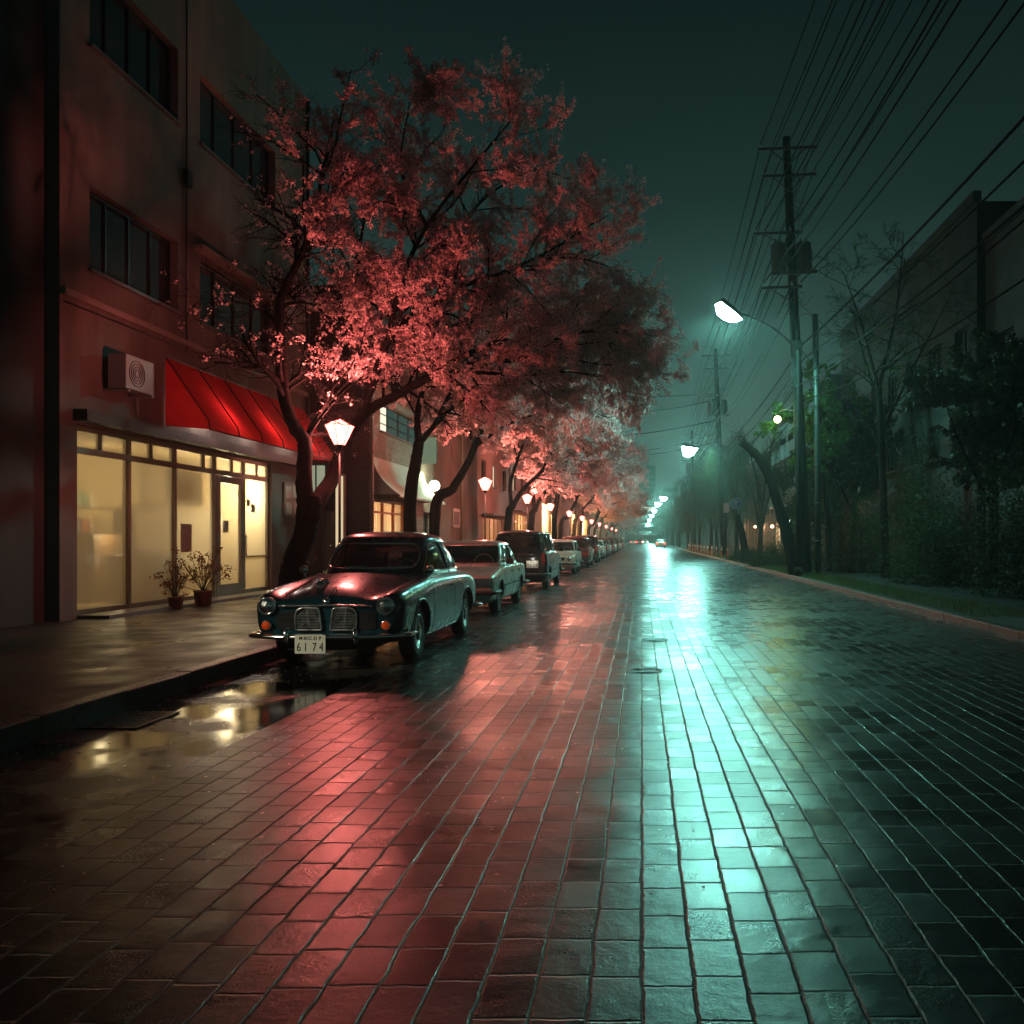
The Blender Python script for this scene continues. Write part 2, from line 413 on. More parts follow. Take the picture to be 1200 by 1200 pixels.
# manhole and service covers
def cover(x, y, rx, ry, label):
    t = empty('manhole_cover', (x, y, .0), 0, label, 'manhole cover', 'covers in the brick road')
    MB().lathe([(0,.0045),(1,.0045)], 40).build('lid', mat('cast_iron', (.035,.033,.032), .33, .7, bump=.5, bscale=30), t).scale = (rx, ry, 1)
    b = MB(); b.lathe([(.93,.0046),(.93,.0052),(.97,.0052),(.97,.0046)], 40)
    for k in range(-4, 5): b.box(-.7+abs(k)*.06, .7-abs(k)*.06, k*.17-.03, k*.17+.03, .0046, .0065)
    o = b.build('rim', MAT['cast_iron'], t); o.scale = (rx, ry, 1)
cover(.19, 11.9, .19, .21, 'round iron cover in the brick road, the farther one of two')
cover(.05, 9.1, .17, .17, 'small iron cover nearest the camera in the brick road')




# right verge: grass tufts between kerb and path
def verge():
    n = 16000; x = rng.uniform(KR+.2, KR+1.35, n); y = rng.uniform(14, 66, n)
    h = rng.uniform(.04, .13, n); a = rng.uniform(0, 2*PI, n); lx = rng.normal(0, .03, n); ly = rng.normal(0, .03, n); wd = .006
    V = np.empty((n, 4, 3)); dx = np.cos(a)*wd; dy = np.sin(a)*wd
    V[:,0] = np.c_[x-dx, y-dy, np.full(n,.105)]; V[:,1] = np.c_[x+dx, y+dy, np.full(n,.105)]
    V[:,2] = np.c_[x+lx+dx*.3, y+ly+dy*.3, .105+h]; V[:,3] = np.c_[x+lx-dx*.3, y+ly-dy*.3, .105+h]
    me = fastmesh('grass', V.reshape(-1,3), np.arange(n*4).reshape(-1,4), leafmat('grass_blade', (.05,.12,.03), (.09,.14,.04)))
    tag(link('grass', me), 'short wet grass strip along the right kerb', 'grass', kind='stuff')
def leafmat(name, c1, c2, trans=.4, rough=.5):
    if name in MAT: return MAT[name]
    g = NG(name); oi = g.n('NewGeometry'); wn = g.n('TexWhiteNoise', noise_dimensions='1D')
    g.l(oi.outputs['Random Per Island'], wn.inputs['W'])
    c = g.mix(wn.outputs[0], c1, c2)
    a = g.n('BsdfPrincipled'); g.l(c, a.inputs['Base Color']); a.inputs['Roughness'].default_value = rough; a.inputs['Specular IOR Level'].default_value = .3
    t = g.n('BsdfTranslucent'); g.l(c, t.inputs[0]); m = g.n('MixShader'); m.inputs[0].default_value = trans
    g.l(a.outputs[0], m.inputs[1]); g.l(t.outputs[0], m.inputs[2]); g.l(m.outputs[0], g.out.inputs[0])
    MAT[name] = g.m; return g.m
verge()
b = MB().box(KR+.17, KR+1.4, 10, 400, .1055, .1095).build('soil', mat('verge_soil', (.03,.035,.02), .85, bump=.8, bscale=20), kind='structure')

# ------------------------------------------------------------------ buildings
GLASSD = None
def dark_pane():
    if 'night_window' in MAT: return MAT['night_window']
    g = NG('night_window'); p = g.geo(); n = g.noise(.8, 2, p)
    g.pbr(g.mix(n, (.012,.016,.016), (.035,.045,.042)), .08, 0, .9, g.bump(g.noise(2.5, 2, p), .04, .02)); MAT['night_window'] = g.m; return g.m
def wallmesh(xf, y0, y1, z0, z1, holes, depth, back, mi=0):
    """street wall facing +x at xf (or -x when back > xf) with real openings"""
    b = MB(); ys = sorted({y0, y1, *[h[0] for h in holes], *[h[1] for h in holes]}); zs = sorted({z0, z1, *[h[2] for h in holes], *[h[3] for h in holes]})
    sgn = -1 if back < xf else 1
    for i in range(len(ys)-1):
        for j in range(len(zs)-1):
            cy_, cz_ = (ys[i]+ys[i+1])/2, (zs[j]+zs[j+1])/2
            if any(h[0] < cy_ < h[1] and h[2] < cz_ < h[3] for h in holes): continue
            b.add([(xf,ys[i],zs[j]),(xf,ys[i+1],zs[j]),(xf,ys[i+1],zs[j+1]),(xf,ys[i],zs[j+1])], [(0,1,2,3) if sgn < 0 else (3,2,1,0)])
    for h in holes:
        xi = xf + sgn*depth
        b.add([(xf,h[0],h[2]),(xf,h[1],h[2]),(xi,h[1],h[2]),(xi,h[0],h[2])], [(0,1,2,3)])
        b.add([(xf,h[0],h[3]),(xf,h[1],h[3]),(xi,h[1],h[3]),(xi,h[0],h[3])], [(0,1,2,3)])
        b.add([(xf,h[0],h[2]),(xf,h[0],h[3]),(xi,h[0],h[3]),(xi,h[0],h[2])], [(0,1,2,3)])
        b.add([(xf,h[1],h[2]),(xf,h[1],h[3]),(xi,h[1],h[3]),(xi,h[1],h[2])], [(0,1,2,3)])
    b.add([(xf,y0,z0),(back,y0,z0),(back,y0,z1),(xf,y0,z1)], [(0,1,2,3)])
    b.add([(xf,y1,z0),(back,y1,z0),(back,y1,z1),(xf,y1,z1)], [(0,1,2,3)])
    b.add([(back,y0,z0),(back,y1,z0),(back,y1,z1),(back,y0,z1)], [(0,1,2,3)])
    b.add([(xf,y0,z1),(xf,y1,z1),(back,y1,z1),(back,y0,z1)], [(0,1,2,3)])
    return b
def window(root, xf, h, sgn, depth=.14, nv=2, nh=1, frame=None, pane=None, sill=True, fw=.05):
    y0, y1, z0, z1 = h; xo = xf + sgn*(depth-.05); xi = xf + sgn*(depth)
    frame = frame or mat('aluminium_frame', (.10,.10,.10), .4, .6)
    b = MB(); a, c = sorted((xo, xi)); e = .002
    b.box(a, c, y0+e, y0+fw, z0+e, z1-e); b.box(a, c, y1-fw, y1-e, z0+e, z1-e)
    b.box(a, c, y0+fw, y1-fw, z0+e, z0+fw); b.box(a, c, y0+fw, y1-fw, z1-fw, z1-e)
    for k in range(1, nv):
        yy = y0+(y1-y0)*k/nv; b.box(a, c, yy-fw*.45, yy+fw*.45, z0+fw, z1-fw)
    for k in range(1, nh):
        zz = z0+(z1-z0)*k/nh; b.box(a+.004, c-.004, y0+fw, y1-fw, zz-fw*.3, zz+fw*.3)
    w_ = b.build('window', frame, root)
    xm = (a+c)/2 + sgn*.01
    MB().add([(xm,y0+.01,z0+.01),(xm,y1-.01,z0+.01),(xm,y1-.01,z1-.01),(xm,y0+.01,z1-.01)], [(0,1,2,3)]).build('pane', pane or dark_pane(), w_)
    if sill:
        MB().box(xf, xf-sgn*.07, y0-.05, y1+.05, z0-.06, z0-.003).build('sill', MAT.get('wet_kerb_granite'), w_)
    return w_
def room(root, xf, y0, y1, z0, z1, deep, col, sgn=-1, power=60, lcol=(1,.75,.4), lz=None, ly=None):
    b = MB(); xa, xb = xf+sgn*.17, xf+sgn*deep
    V = [(xa,y0,z0),(xb,y0,z0),(xb,y1,z0),(xa,y1,z0),(xa,y0,z1),(xb,y0,z1),(xb,y1,z1),(xa,y1,z1)]
    b.add(V, [(0,1,2,3),(4,5,6,7),(1,2,6,5),(0,1,5,4),(2,3,7,6)])
    b.build('room_interior', mat('room_'+str(int(col[0]*100)), col, .8), root)
    for yy in (ly or [(y0+y1)/2]):
        point_light('room_light', ((xa+xb)/2+.3*-sgn*0, yy, (lz or z1-.45)), lcol, power, root, .12)

SH = .155     # left pavement height
# --- B0: dark building next to the camera
def b_near():
    t = empty('building', (-9.0, 6, 0), 0, 'dark tiled building with closed shutters at the left edge, nearer than the red awning shop', 'building')
    t2 = t; xf = -9.0
    H = [(4.2, 7.2, SH+.02, 2.9), (8.2, 11.6, SH+.02, 2.9), (4.6, 7.6, 4.6, 6.0), (8.6, 11.4, 4.6, 6.0), (4.6, 7.6, 8.0, 9.4), (8.6, 11.4, 8.0, 9.4)]
    off = Vector((-9.0, 6, 0))
    b = wallmesh(xf, -2, 12.85, 0, 13.5, H, .15, -17)
    o = b.build('wall', stucco('grey_tiles', (.06,.056,.053)), t)
    objs = [o]
    for h in H[2:]: objs.append(window(t, xf, h, -1, .15, 3))
    for h in H[:2]:
        m = MB(); z = h[2]
        while z < h[3]-.01:
            z2 = min(z+.09, h[3]); m.prism([(xf-.10, z), (xf-.075, z+.045), (xf-.10, z2)][::-1], 'y', h[0], h[1]); z = z2
        m.box(xf-.12, xf-.101, h[0], h[1], h[2], h[3])
        # prism in y uses (x, z)
        objs.append(m.build('roller_shutter', mat('shutter_steel', (.14,.14,.135), .45, .6), t))
    for o in objs: o.parent = t; o.location = Vector(o.location) - off
b_near()
def unseen_plate_spot():  # added out-of-view spot lamp that brightens the vintage car's number plate
    t = empty('added_plate_lamp', (-8.95, 3.2, 4.0), 0, 'added unseen spot lamp on the dark tiled building, aimed at the vintage car plate', 'lamp')
    d = (Vector((-3.46, 8.9, .33)) - Vector((-8.7, 3.35, 4.0))).normalized()
    MB().box(-.04, 0, -.08, .08, -.1, .1).bar((0,0,0), (.18,.10,0), .04, .04).build('bracket', BLACKM, t)
    q = d.to_track_quat('Z', 'Y')
    o = MB().lathe([(.06,-.12),(.09,-.10),(.13,.10),(.14,.11),(.125,.10),(.085,-.08)], 20).build('housing', BLACKM, t); o.location = (.25,.15,0); o.rotation_euler = q.to_euler()
    MB().lathe([(0,.08),(.115,.08)], 20).build('lens', lampglass('added_lamp_glass', (1,.9,.7), 6), o)
    l = point_light('added_plate_spot', (.25,.15,0), (1,.90,.68), 1700, t, .06, spot=10); l.data.spot_blend = .9; l.rotation_euler = (-d).to_track_quat('Z', 'Y').to_euler()
unseen_plate_spot()

# --- B1: shop with the red awning
def b_shop():
    XF = -8.8; t = empty('shop_building', (XF, 17.8, 0), 0, 'pale rendered building with a red awning over its lit glass door', 'building')
    O = Vector((XF, 17.8, 0))
    front = (13.3, 20.3, SH+.01, 3.2)
    H = [front, (17.0, 20.5, 5.72, 7.05), (13.6, 16.2, 5.72, 7.05), (17.0, 20.5, 9.3, 10.7), (13.6, 16.2, 9.3, 10.7)]
    objs = [wallmesh(XF, 12.9, 22.5, 0, 13.0, H, .2, -16).build('wall', stucco('pale_render', (.17,.14,.12), .85, .75), t)]
    fr = mat('bronze_frame', (.16,.12,.09), .4, .4)
    curt = None
    for h in H[1:5]: objs.append(window(t, XF, h, -1, .2, 4, 1, BLACKM))
    # hood over the upper window
    objs.append(MB().box(XF+.002, XF+.22, 16.7, 20.8, 7.10, 7.18).build('window_hood', stucco('pale_hood', (.30,.25,.22)), t))
    objs.append(MB().box(XF+.002, XF+.09, 12.9, 22.4, 5.12, 5.22).build('string_course', MAT['pale_hood'], t))
    # shopfront frame
    b = MB(); xa, xb = XF-.16, XF-.08
    Z0 = SH+.01
    b.box(xa, xb, 13.3, 20.3, 3.12, 3.2); b.box(xa, xb, 13.3, 20.3, 2.76, 2.86)
    for y in (13.3, 14.75, 16.2, 17.72, 19.02, 20.22):
        b.box(xa-.01, xb+.01, y, y+.08, Z0, 2.76); b.box(xa-.01, xb+.01, y, y+.08, 2.86, 3.12)
    for y in (14.0, 15.45, 17.3, 18.5, 19.7): b.box(xa, xb, y, y+.05, 2.86, 3.12)
    b.box(xa, xb, 16.28, 17.72, Z0, Z0+.12); b.box(xa, xb, 14.83, 16.2, Z0, Z0+.12); b.box(xa, xb, 13.38, 14.75, Z0, Z0+.12); b.box(xa, xb, 19.1, 20.22, Z0, Z0+.12)
    b.box(xa+.01, xb-.01, 19.1, 20.22, 1.0, 1.03)
    objs.append(b.build('shopfront_frame', fr, t))
    pane = frosted('frosted_shop_glass', (.93,.90,.76), .50)
    for y0, y1, z0, z1 in ((13.38,14.75,Z0+.12,2.76),(14.83,16.2,Z0+.12,2.76),(13.38,14.0,2.86,3.12),(14.05,14.75,2.86,3.12),(14.83,15.45,2.86,3.12),(15.5,16.2,2.86,3.12),(16.28,17.72,Z0+.12,2.76),(19.1,20.22,Z0+.12,2.76),(16.28,17.3,2.86,3.12),(17.35,17.72,2.86,3.12),(17.8,18.5,2.86,3.12),(18.55,19.02,2.86,3.12),(19.1,19.7,2.86,3.12),(19.75,20.22,2.86,3.12)):
        objs.append(MB().add([(XF-.12,y0,z0),(XF-.12,y1,z0),(XF-.12,y1,z1),(XF-.12,y0,z1)], [(0,1,2,3)]).build('shop_pane', pane, t))
    # door leaf
    d = MB(); y0, y1 = 17.81, 19.01
    d.box(xa+.02, xb+.015, y0, y0+.16, Z0, 2.75); d.box(xa+.02, xb+.015, y1-.14, y1, Z0, 2.75); d.box(xa+.02, xb+.015, y0+.16, y1-.14, Z0, Z0+.28); d.box(xa+.02, xb+.015, y0+.16, y1-.14, 2.6, 2.75)
    door = d.build('door', fr, t); objs.append(door)
    MB().add([(XF-.11,y0+.16,Z0+.28),(XF-.11,y1-.14,Z0+.28),(XF-.11,y1-.14,2.6),(XF-.11,y0+.16,2.6)], [(0,1,2,3)]).build('door_pane', pane, door)
    MB().tube([(XF-.06,18.94,1.0),(XF+.02,18.94,1.02),(XF+.02,18.94,1.48),(XF-.06,18.94,1.5)], .016, 8).build('handle', CHROME, door)
    # things seen through the glass
    m = MB(); m.box(-11.3,-10.6,16.5,17.6,SH+.02,1.5); m.box(-11.4,-10.9,18.4,19.0,SH+.02,2.0)
    for k in range(4): m.box(-11.5,-11.1,19.3,20.2,.7+k*.5,.74+k*.5)
    objs.append(m.build('shelf_unit', mat('shelf_wood', (.16,.09,.04), .6), t))
    room(t, XF, 13.2, 20.4, SH+.01, 3.3, 3.2, (.62,.48,.26), -1, 1, (1,.72,.34), 2.35, [])
    for x_, y_, z_, p_ in ((-9.6,19.7,2.5,105),(-9.9,18.35,2.45,34),(-10.3,16.9,1.45,26),(-10.9,17.2,2.9,10),(-10.6,14.2,2.3,14)): point_light('room_light', (x_, y_, z_), (1,.82,.50), p_, t, .10)
    objs += [c for c in t.children if c.name.startswith('room_')]
    # notice on the glass
    for ya, yb, za, zb in ((19.25,19.40,2.15,2.3),(19.48,19.66,2.02,2.2),(16.5,16.9,1.15,1.7),(18.15,18.4,1.55,1.8)): objs.append(MB().box(XF-.116, XF-.112, ya, yb, za, zb).build('notice', mat('notice_paper', (.30,.26,.20), .7, var=.5, nscale=25), t))
    m = MB(); m.box(-10.2,-9.5,16.3,17.6,SH+.02,1.05); m.box(-10.25,-9.45,16.25,17.65,1.051,1.09)
    for k in range(6): m.lathe([(0,1.09),(.05,1.09),(.055,1.2),(.02,1.26),(.02,1.33),(0,1.33)], 10, (-9.85, 16.4+k*.2, 0))
    objs.append(m.build('counter', mat('counter_wood', (.20,.12,.07), .5), t))
    cs = [mat('goods_red', (.35,.06,.04), .5), mat('goods_green', (.08,.20,.10), .5), mat('goods_blue', (.06,.12,.28), .5), mat('goods_cream', (.55,.48,.32), .5)]
    rr = random.Random(4)
    for sh in range(4):
        z_ = SH+.35+sh*.52; objs.append(MB().box(-11.75,-11.35,13.5,18.0,z_-.03,z_).build('shelf', MAT['shelf_wood'], t))
        m = [MB() for _ in cs]; y_ = 13.6
        while y_ < 17.8:
            wd = rr.uniform(.08,.26); m[rr.randrange(4)].box(-11.68,-11.42,y_,y_+wd,z_+.002,z_+rr.uniform(.12,.36)); y_ += wd+rr.uniform(.01,.08)
        for q, c_ in zip(m, cs): objs.append(q.build('goods', c_, t))
    for y_ in (14.2, 15.9): objs.append(MB().box(-10.9,-10.8,y_-.5,y_+.5,3.1,3.14).build('ceiling_light', glow('tube_lamp_white', (1,.9,.8), 3), t))
    objs.append(MB().lathe([(0,SH+.01),(.22,SH+.02),(.03,SH+.05),(.03,.72),(.38,.73),(.38,.76),(0,.76)], 20, (-10.0,14.6,0)).build('table', MAT['shelf_wood'], t))
    m = MB()
    for k in range(24): m.box(-9.12,-9.10, 16.32, 17.66, 2.74-k*.028, 2.722-k*.028)
    objs.append(m.build('blind', mat('blind_cream', (.5,.46,.36), .6), t))
    # dark header box under the awning
    objs.append(MB().box(XF+.003, XF+.22, 13.2, 22.2, 3.24, 3.42).build('header_beam', mat('header_brown', (.05,.035,.03), .6), t))
    # awning
    aw = MB(); Y = [15.75, 16.9, 17.95, 19.0, 20.05, 21.1, 22.2]
    prof = [(XF+.01, 4.76), (XF+.42, 4.15), (XF+.80, 3.60), (XF+.83, 3.43)]
    n = 48; ys = np.linspace(Y[0], Y[-1], n+1); vs = []
    for i, y in enumerate(ys):
        sag = -.03*abs(math.sin((y-Y[0])/1.05*PI))**.7
        for k, (x, z) in enumerate(prof): vs.append((x + (sag if k in (1, 2) else 0), y, z + (sag*.8 if k in (1, 2) else 0)))
    fs = [(i*4+k, i*4+k+1, (i+1)*4+k+1, (i+1)*4+k) for i in range(n) for k in range(3)]
    aw.add(vs, fs, True)
    for y, rev in ((Y[0], 0), (Y[-1], 1)): aw.add([(x, y, z) for x, z in prof] + [(XF+.01, y, 3.5)], [(0,1,2,3,4)])
    g = NG('red_awning_cloth'); p = g.geo()
    bs = g.pbr(g.mix(g.noise(3, 5, p), (.50,.013,.015), (.88,.030,.030)), .62, 0, .25, g.bump(g.noise(90, 3, p), .2, .003))
    tl = g.n('BsdfTranslucent'); tl.inputs[0].default_value = (.85,.02,.02,1); ms = g.n('MixShader'); ms.inputs[0].default_value = .3
    g.l(bs.outputs[0], ms.inputs[1]); g.l(tl.outputs[0], ms.inputs[2]); g.l(ms.outputs[0], g.out.inputs[0])
    awo = aw.build('awning', g.m, t); objs.append(awo)
    rb = MB()
    for y in Y: rb.tube([(x+.004, y, z+.004) for x, z in prof], .014, 6)
    rb.tube([(prof[-1][0], Y[0], prof[-1][1]), (prof[-1][0], Y[-1], prof[-1][1])], .014, 6)
    rb.build('awning_frame', mat('awning_frame_red', (.16,.02,.02), .5, .3), awo)
    for yy in (17.0, 19.0, 21.0):
        lf = MB(); lf.tube([(XF+.30, yy-.45, 3.62), (XF+.30, yy+.45, 3.62)], .022, 8); lf.bar((XF+.004, yy, 3.66), (XF+.30, yy, 3.64), .03, .02)
        point_light('awning_bulb', (XF+.36, yy, 3.68), (1,.85,.75), 20, t, .08)
        objs.append(lf.build('awning_lamp', glow('tube_lamp_white', (1,.9,.8), 3), t))
    objs += [c for c in t.children if c.name.startswith('awning_bulb')]
    for y_, z_ in ((14.3, 4.15), (21.6, 7.6)):
        ac = MB(); ac.box(XF+.10, XF+.40, y_-.40, y_+.40, z_-.28, z_+.28); ac.box(XF+.003, XF+.42, y_-.36, y_-.31, z_-.33, z_-.285); ac.box(XF+.003, XF+.42, y_+.31, y_+.36, z_-.33, z_-.285)
        a_ = ac.build('air_conditioner', mat('ac_casing', (.32,.31,.28), .5), t, bevel=.01); objs.append(a_)
        gr = MB(); [gr.lathe([(r_,.402),(r_+.008,.402),(r_+.008,.412),(r_,.412)], 24, (XF, y_-.1, z_), 'x', closed=True) for r_ in (.06,.11,.16,.21)]
        gr.build('fan_grille', BLACKM, a_)
        objs.append(MB().tube([(XF+.06,y_+.45,z_),(XF+.06,y_+.5,z_-.5),(XF+.05,y_+.5,z_-.62)], .018, 6).build('hose', mat('hose_pale', (.3,.28,.24), .6), t))
    cd = MB(); cd.tube([(XF+.03,16.45,5.0),(XF+.03,16.45,12.8)], .016, 6); cd.tube([(XF+.03,16.45,5.05),(XF+.03,13.0,5.02)], .014, 6); cd.box(XF+.003,XF+.10,16.36,16.54,8.2,8.5)
    objs.append(cd.build('conduit', BLACKM, t))
    # notice board
    nb = MB(); nb.box(XF+.003, XF+.05, 20.9, 21.85, 1.95, 2.8)
    nbo = nb.build('notice_board', mat('board_frame', (.12,.10,.08), .5), t); objs.append(nbo)
    q = MB()
    for yy, zz in ((20.98,2.42),(21.4,2.45),(21.0,2.02),(21.45,2.05)): q.box(XF+.052, XF+.055, yy, yy+.33, zz, zz+.3)
    q.build('poster', mat('poster_paper', (.42,.40,.33), .6, var=.4, nscale=14), nbo)
    # planter step
    objs.append(MB().box(XF+.003, XF+.5, 13.3, 20.3, SH+.001, SH+.06).build('door_step', MAT['wet_kerb_granite'], t))
    objs.append(MB().tube([(XF+.07, 22.3, SH), (XF+.07, 22.3, 12.9)], .05, 10).build('downpipe', BLACKM, t))
    for o in objs: o.location = Vector(o.location) - O
b_shop()

def windows_for(t, XF, sgn, ws, lit=(), depth=.14, O=None, litm=None, nv=3):
    out = []
    for i, h in enumerate(ws): out.append(window(t, XF, h, sgn, depth, nv, 1, BLACKM, (litm if i in lit else None)))
    return out
# --- B2: brick building with the side wall toward the camera and the flared canopy
def b_brick():
    XF, YA, YB = -7.97, 25.0, 32.55
    t = empty('brick_building', (XF, YA, 0), 0, 'two storey brick building with a pale flared canopy over its lit shopfront', 'building')
    O = Vector((XF, YA, 0))
    brick = brick_mat('dark_red_brick', (.16,.075,.055), (.11,.055,.042), (.05,.04,.035), .22, .075, .75)
    brick2 = brick_mat('grey_brown_brick', (.30,.24,.19), (.20,.16,.125), (.09,.08,.07), .22, .075, .75)
    H = [(26.0, 32.2, 4.72, 5.62), (25.4, 28.9, SH+.01, 2.62), (31.0, 32.3, SH+.01, 2.4)]
    o = [wallmesh(XF, YA+.25, YB, 0, 6.1, H, .2, -16).build('wall', brick2, t)]
    o.append(MB().box(XF-.0, -16, YA, YA+.247, 0, 8.85).build('side_wall', brick, t))
    o.append(MB().box(-9.6, -16, YA+.25, YB, 6.101, 8.8).build('upper_storey', stucco('brown_render', (.12,.085,.07)), t))
    # eave
    o.append(MB().prism([(XF+.45, 5.98), (XF+.45, 6.06), (-9.6, 6.5), (-9.6, 6.103), (XF-.003, 6.103)], 'y', YA+.26, YB).build('eave', mat('dark_roof_tile', (.05,.03,.028), .5), t))
    win = window(t, XF, H[0], -1, .2, 5, 3, BLACKM, glow('dim_teal_pane_glow', (.35,.75,.62), .10)); o.append(win)  # whole window strip emits a faint even teal
    MB().add([(XF-.165,26.05,4.78),(XF-.165,27.15,4.78),(XF-.165,27.15,5.56),(XF-.165,26.05,5.56)], [(0,1,2,3)]).build('lit_pane', glow('lit_window_cream', (1,.93,.72), 1.1), win)
    o.append(window(t, XF, H[2], -1, .2, 1, 1, BLACKM, None, False))
    # lit shopfront
    b = MB(); xa, xb = XF-.16, XF-.08
    for y in (25.4, 26.55, 27.7, 28.82): b.box(xa, xb, y, y+.08, SH+.01, 2.62)
    b.box(xa+.003, xb-.003, 25.48, 28.82, 2.54, 2.62); b.box(xa+.003, xb-.003, 25.48, 28.82, 2.2, 2.26)
    o.append(b.build('shopfront_frame', mat('orange_wood_frame', (.32,.13,.05), .5), t))
    for y0, y1 in ((25.48,26.55),(26.63,27.7),(27.78,28.82)):
        # pleated white curtain
        n = 26; vs = []
        for i in range(n+1):
            y = y0+(y1-y0)*i/n; x = XF-.3+.03*math.sin(i*1.9)
            vs += [(x, y, SH+.05), (x, y, 2.5)]
        o.append(MB().add(vs, [(2*i, 2*i+2, 2*i+3, 2*i+1) for i in range(n)], True).build('curtain', leafmat('white_curtain', (.75,.66,.5), (.8,.7,.55), .6), t))
    room(t, XF, 25.3, 29.0, SH+.012, 2.7, 2.2, (.6,.5,.38), -1, 55, (1,.66,.36), 1.9, [26.2, 28.2])
    o += [c for c in t.children if c.name.startswith('room_')]
    # rough stone pier
    o.append(MB().box(XF+.003, XF+.06, 29.0, 30.9, SH, 2.55).build('stone_facing', brick_mat('pink_stone', (.30,.20,.16), (.20,.13,.11), (.07,.05,.05), .35, .16), t))
    # flared canopy
    n = 10; prof = [(XF+.01+.75*(1-math.cos(PI/2*k/n))*1.0, 3.78-1.02*math.sin(PI/2*k/n)**.9) for k in range(n+1)]
    prof = [(XF+.01+.78*(k/n)**1.7, 3.85-1.12*(k/n)**.85) for k in range(n+1)]
    cb = MB(); ys = (25.28, 31.1)
    vs = [(x, y, z) for y in ys for x, z in prof]
    cb.add(vs, [(k, k+1, n+1+k+1, n+1+k) for k in range(n)], True)
    for y in ys: cb.add([(x, y, z) for x, z in prof] + [(XF+.01, y, prof[-1][1])], [tuple(range(n+2))])
    cb.box(prof[-1][0]-.03, prof[-1][0]+.02, ys[0], ys[1], prof[-1][1]-.07, prof[-1][1])
    o.append(cb.build('canopy', stucco('cream_canopy', (.52,.50,.42), .7, .35), t))
    b = MB(); b.tube([(XF+.09, YA-.09, 0), (XF+.09, YA-.09, 8.6)], .055, 10)
    for z in np.arange(.6, 8.5, 1.1): b.tube([(XF+.09, YA-.09, z), (XF+.09, YA-.09, z+.06)], .07, 10)
    o.append(b.build('downpipe', mat('pipe_pale', (.28,.2,.17), .45, .2), t))
    # side-wall openings are boxes standing proud of the brick: lit window and vertical lamp panel
    b = MB(); b.box(-9.86, -9.20, YA-.05, YA-.002, 2.28, 3.62); w_ = b.build('side_window', BLACKM, t); o.append(w_)
    MB().box(-9.80, -9.55, YA-.06, YA-.051, 2.34, 3.56).add([(-9.50,YA-.06,2.34),(-9.26,YA-.06,2.34),(-9.26,YA-.06,3.56),(-9.50,YA-.06,3.56)], [(0,1,2,3)]).build('lit_pane', glow('lit_window_pale_green', (.72,.80,.55), .38), w_)
    for q in o: q.location = Vector(q.location) - O
b_brick()
# gate and lit post in the gap between the two buildings
def gap_things():
    t = empty('gate', (-9.35, 24.6, SH), 0, 'pale board gate closing the gap between the awning shop and the brick wall', 'gate')
    b = MB()
    for k in range(8): b.box(-.50+k*.125, -.385+k*.125, -.02, .02, .03, 2.05)
    g = b.build('gate_leaf', mat('pale_board', (.30,.22,.16), .6, var=.3), t, bevel=.004)
    b = MB(); b.box(-.58, -.505, -.05, .05, 0, 2.3); b.box(.505, .56, -.05, .05, 0, 2.3); b.box(-.58, .56, -.06, .06, 2.303, 2.4)
    b.build('gate_frame', mat('gate_frame_wood', (.09,.05,.035), .6), t)
    MB().lathe([(0,-.06),(.03,-.05),(.04,-.03),(.0,-.02)], 12, (.4,0,1.05), 'y').build('handle', CHROME, t)
    t = empty('light_box_sign', (-8.62, 24.45, SH), 0, 'tall slim cream light box standing against the dark brick wall beside the gate', 'sign')
    MB().box(-.12, .11, -.10, .10, 0, 3.1).build('case', mat('sign_case', (.2,.15,.11), .5), t, bevel=.01)
    MB().box(-.11, .10, -.115, -.103, .5, 3.05).build('lit_face', glow('cream_sign_light', (1,.78,.46), .75), t)
gap_things()

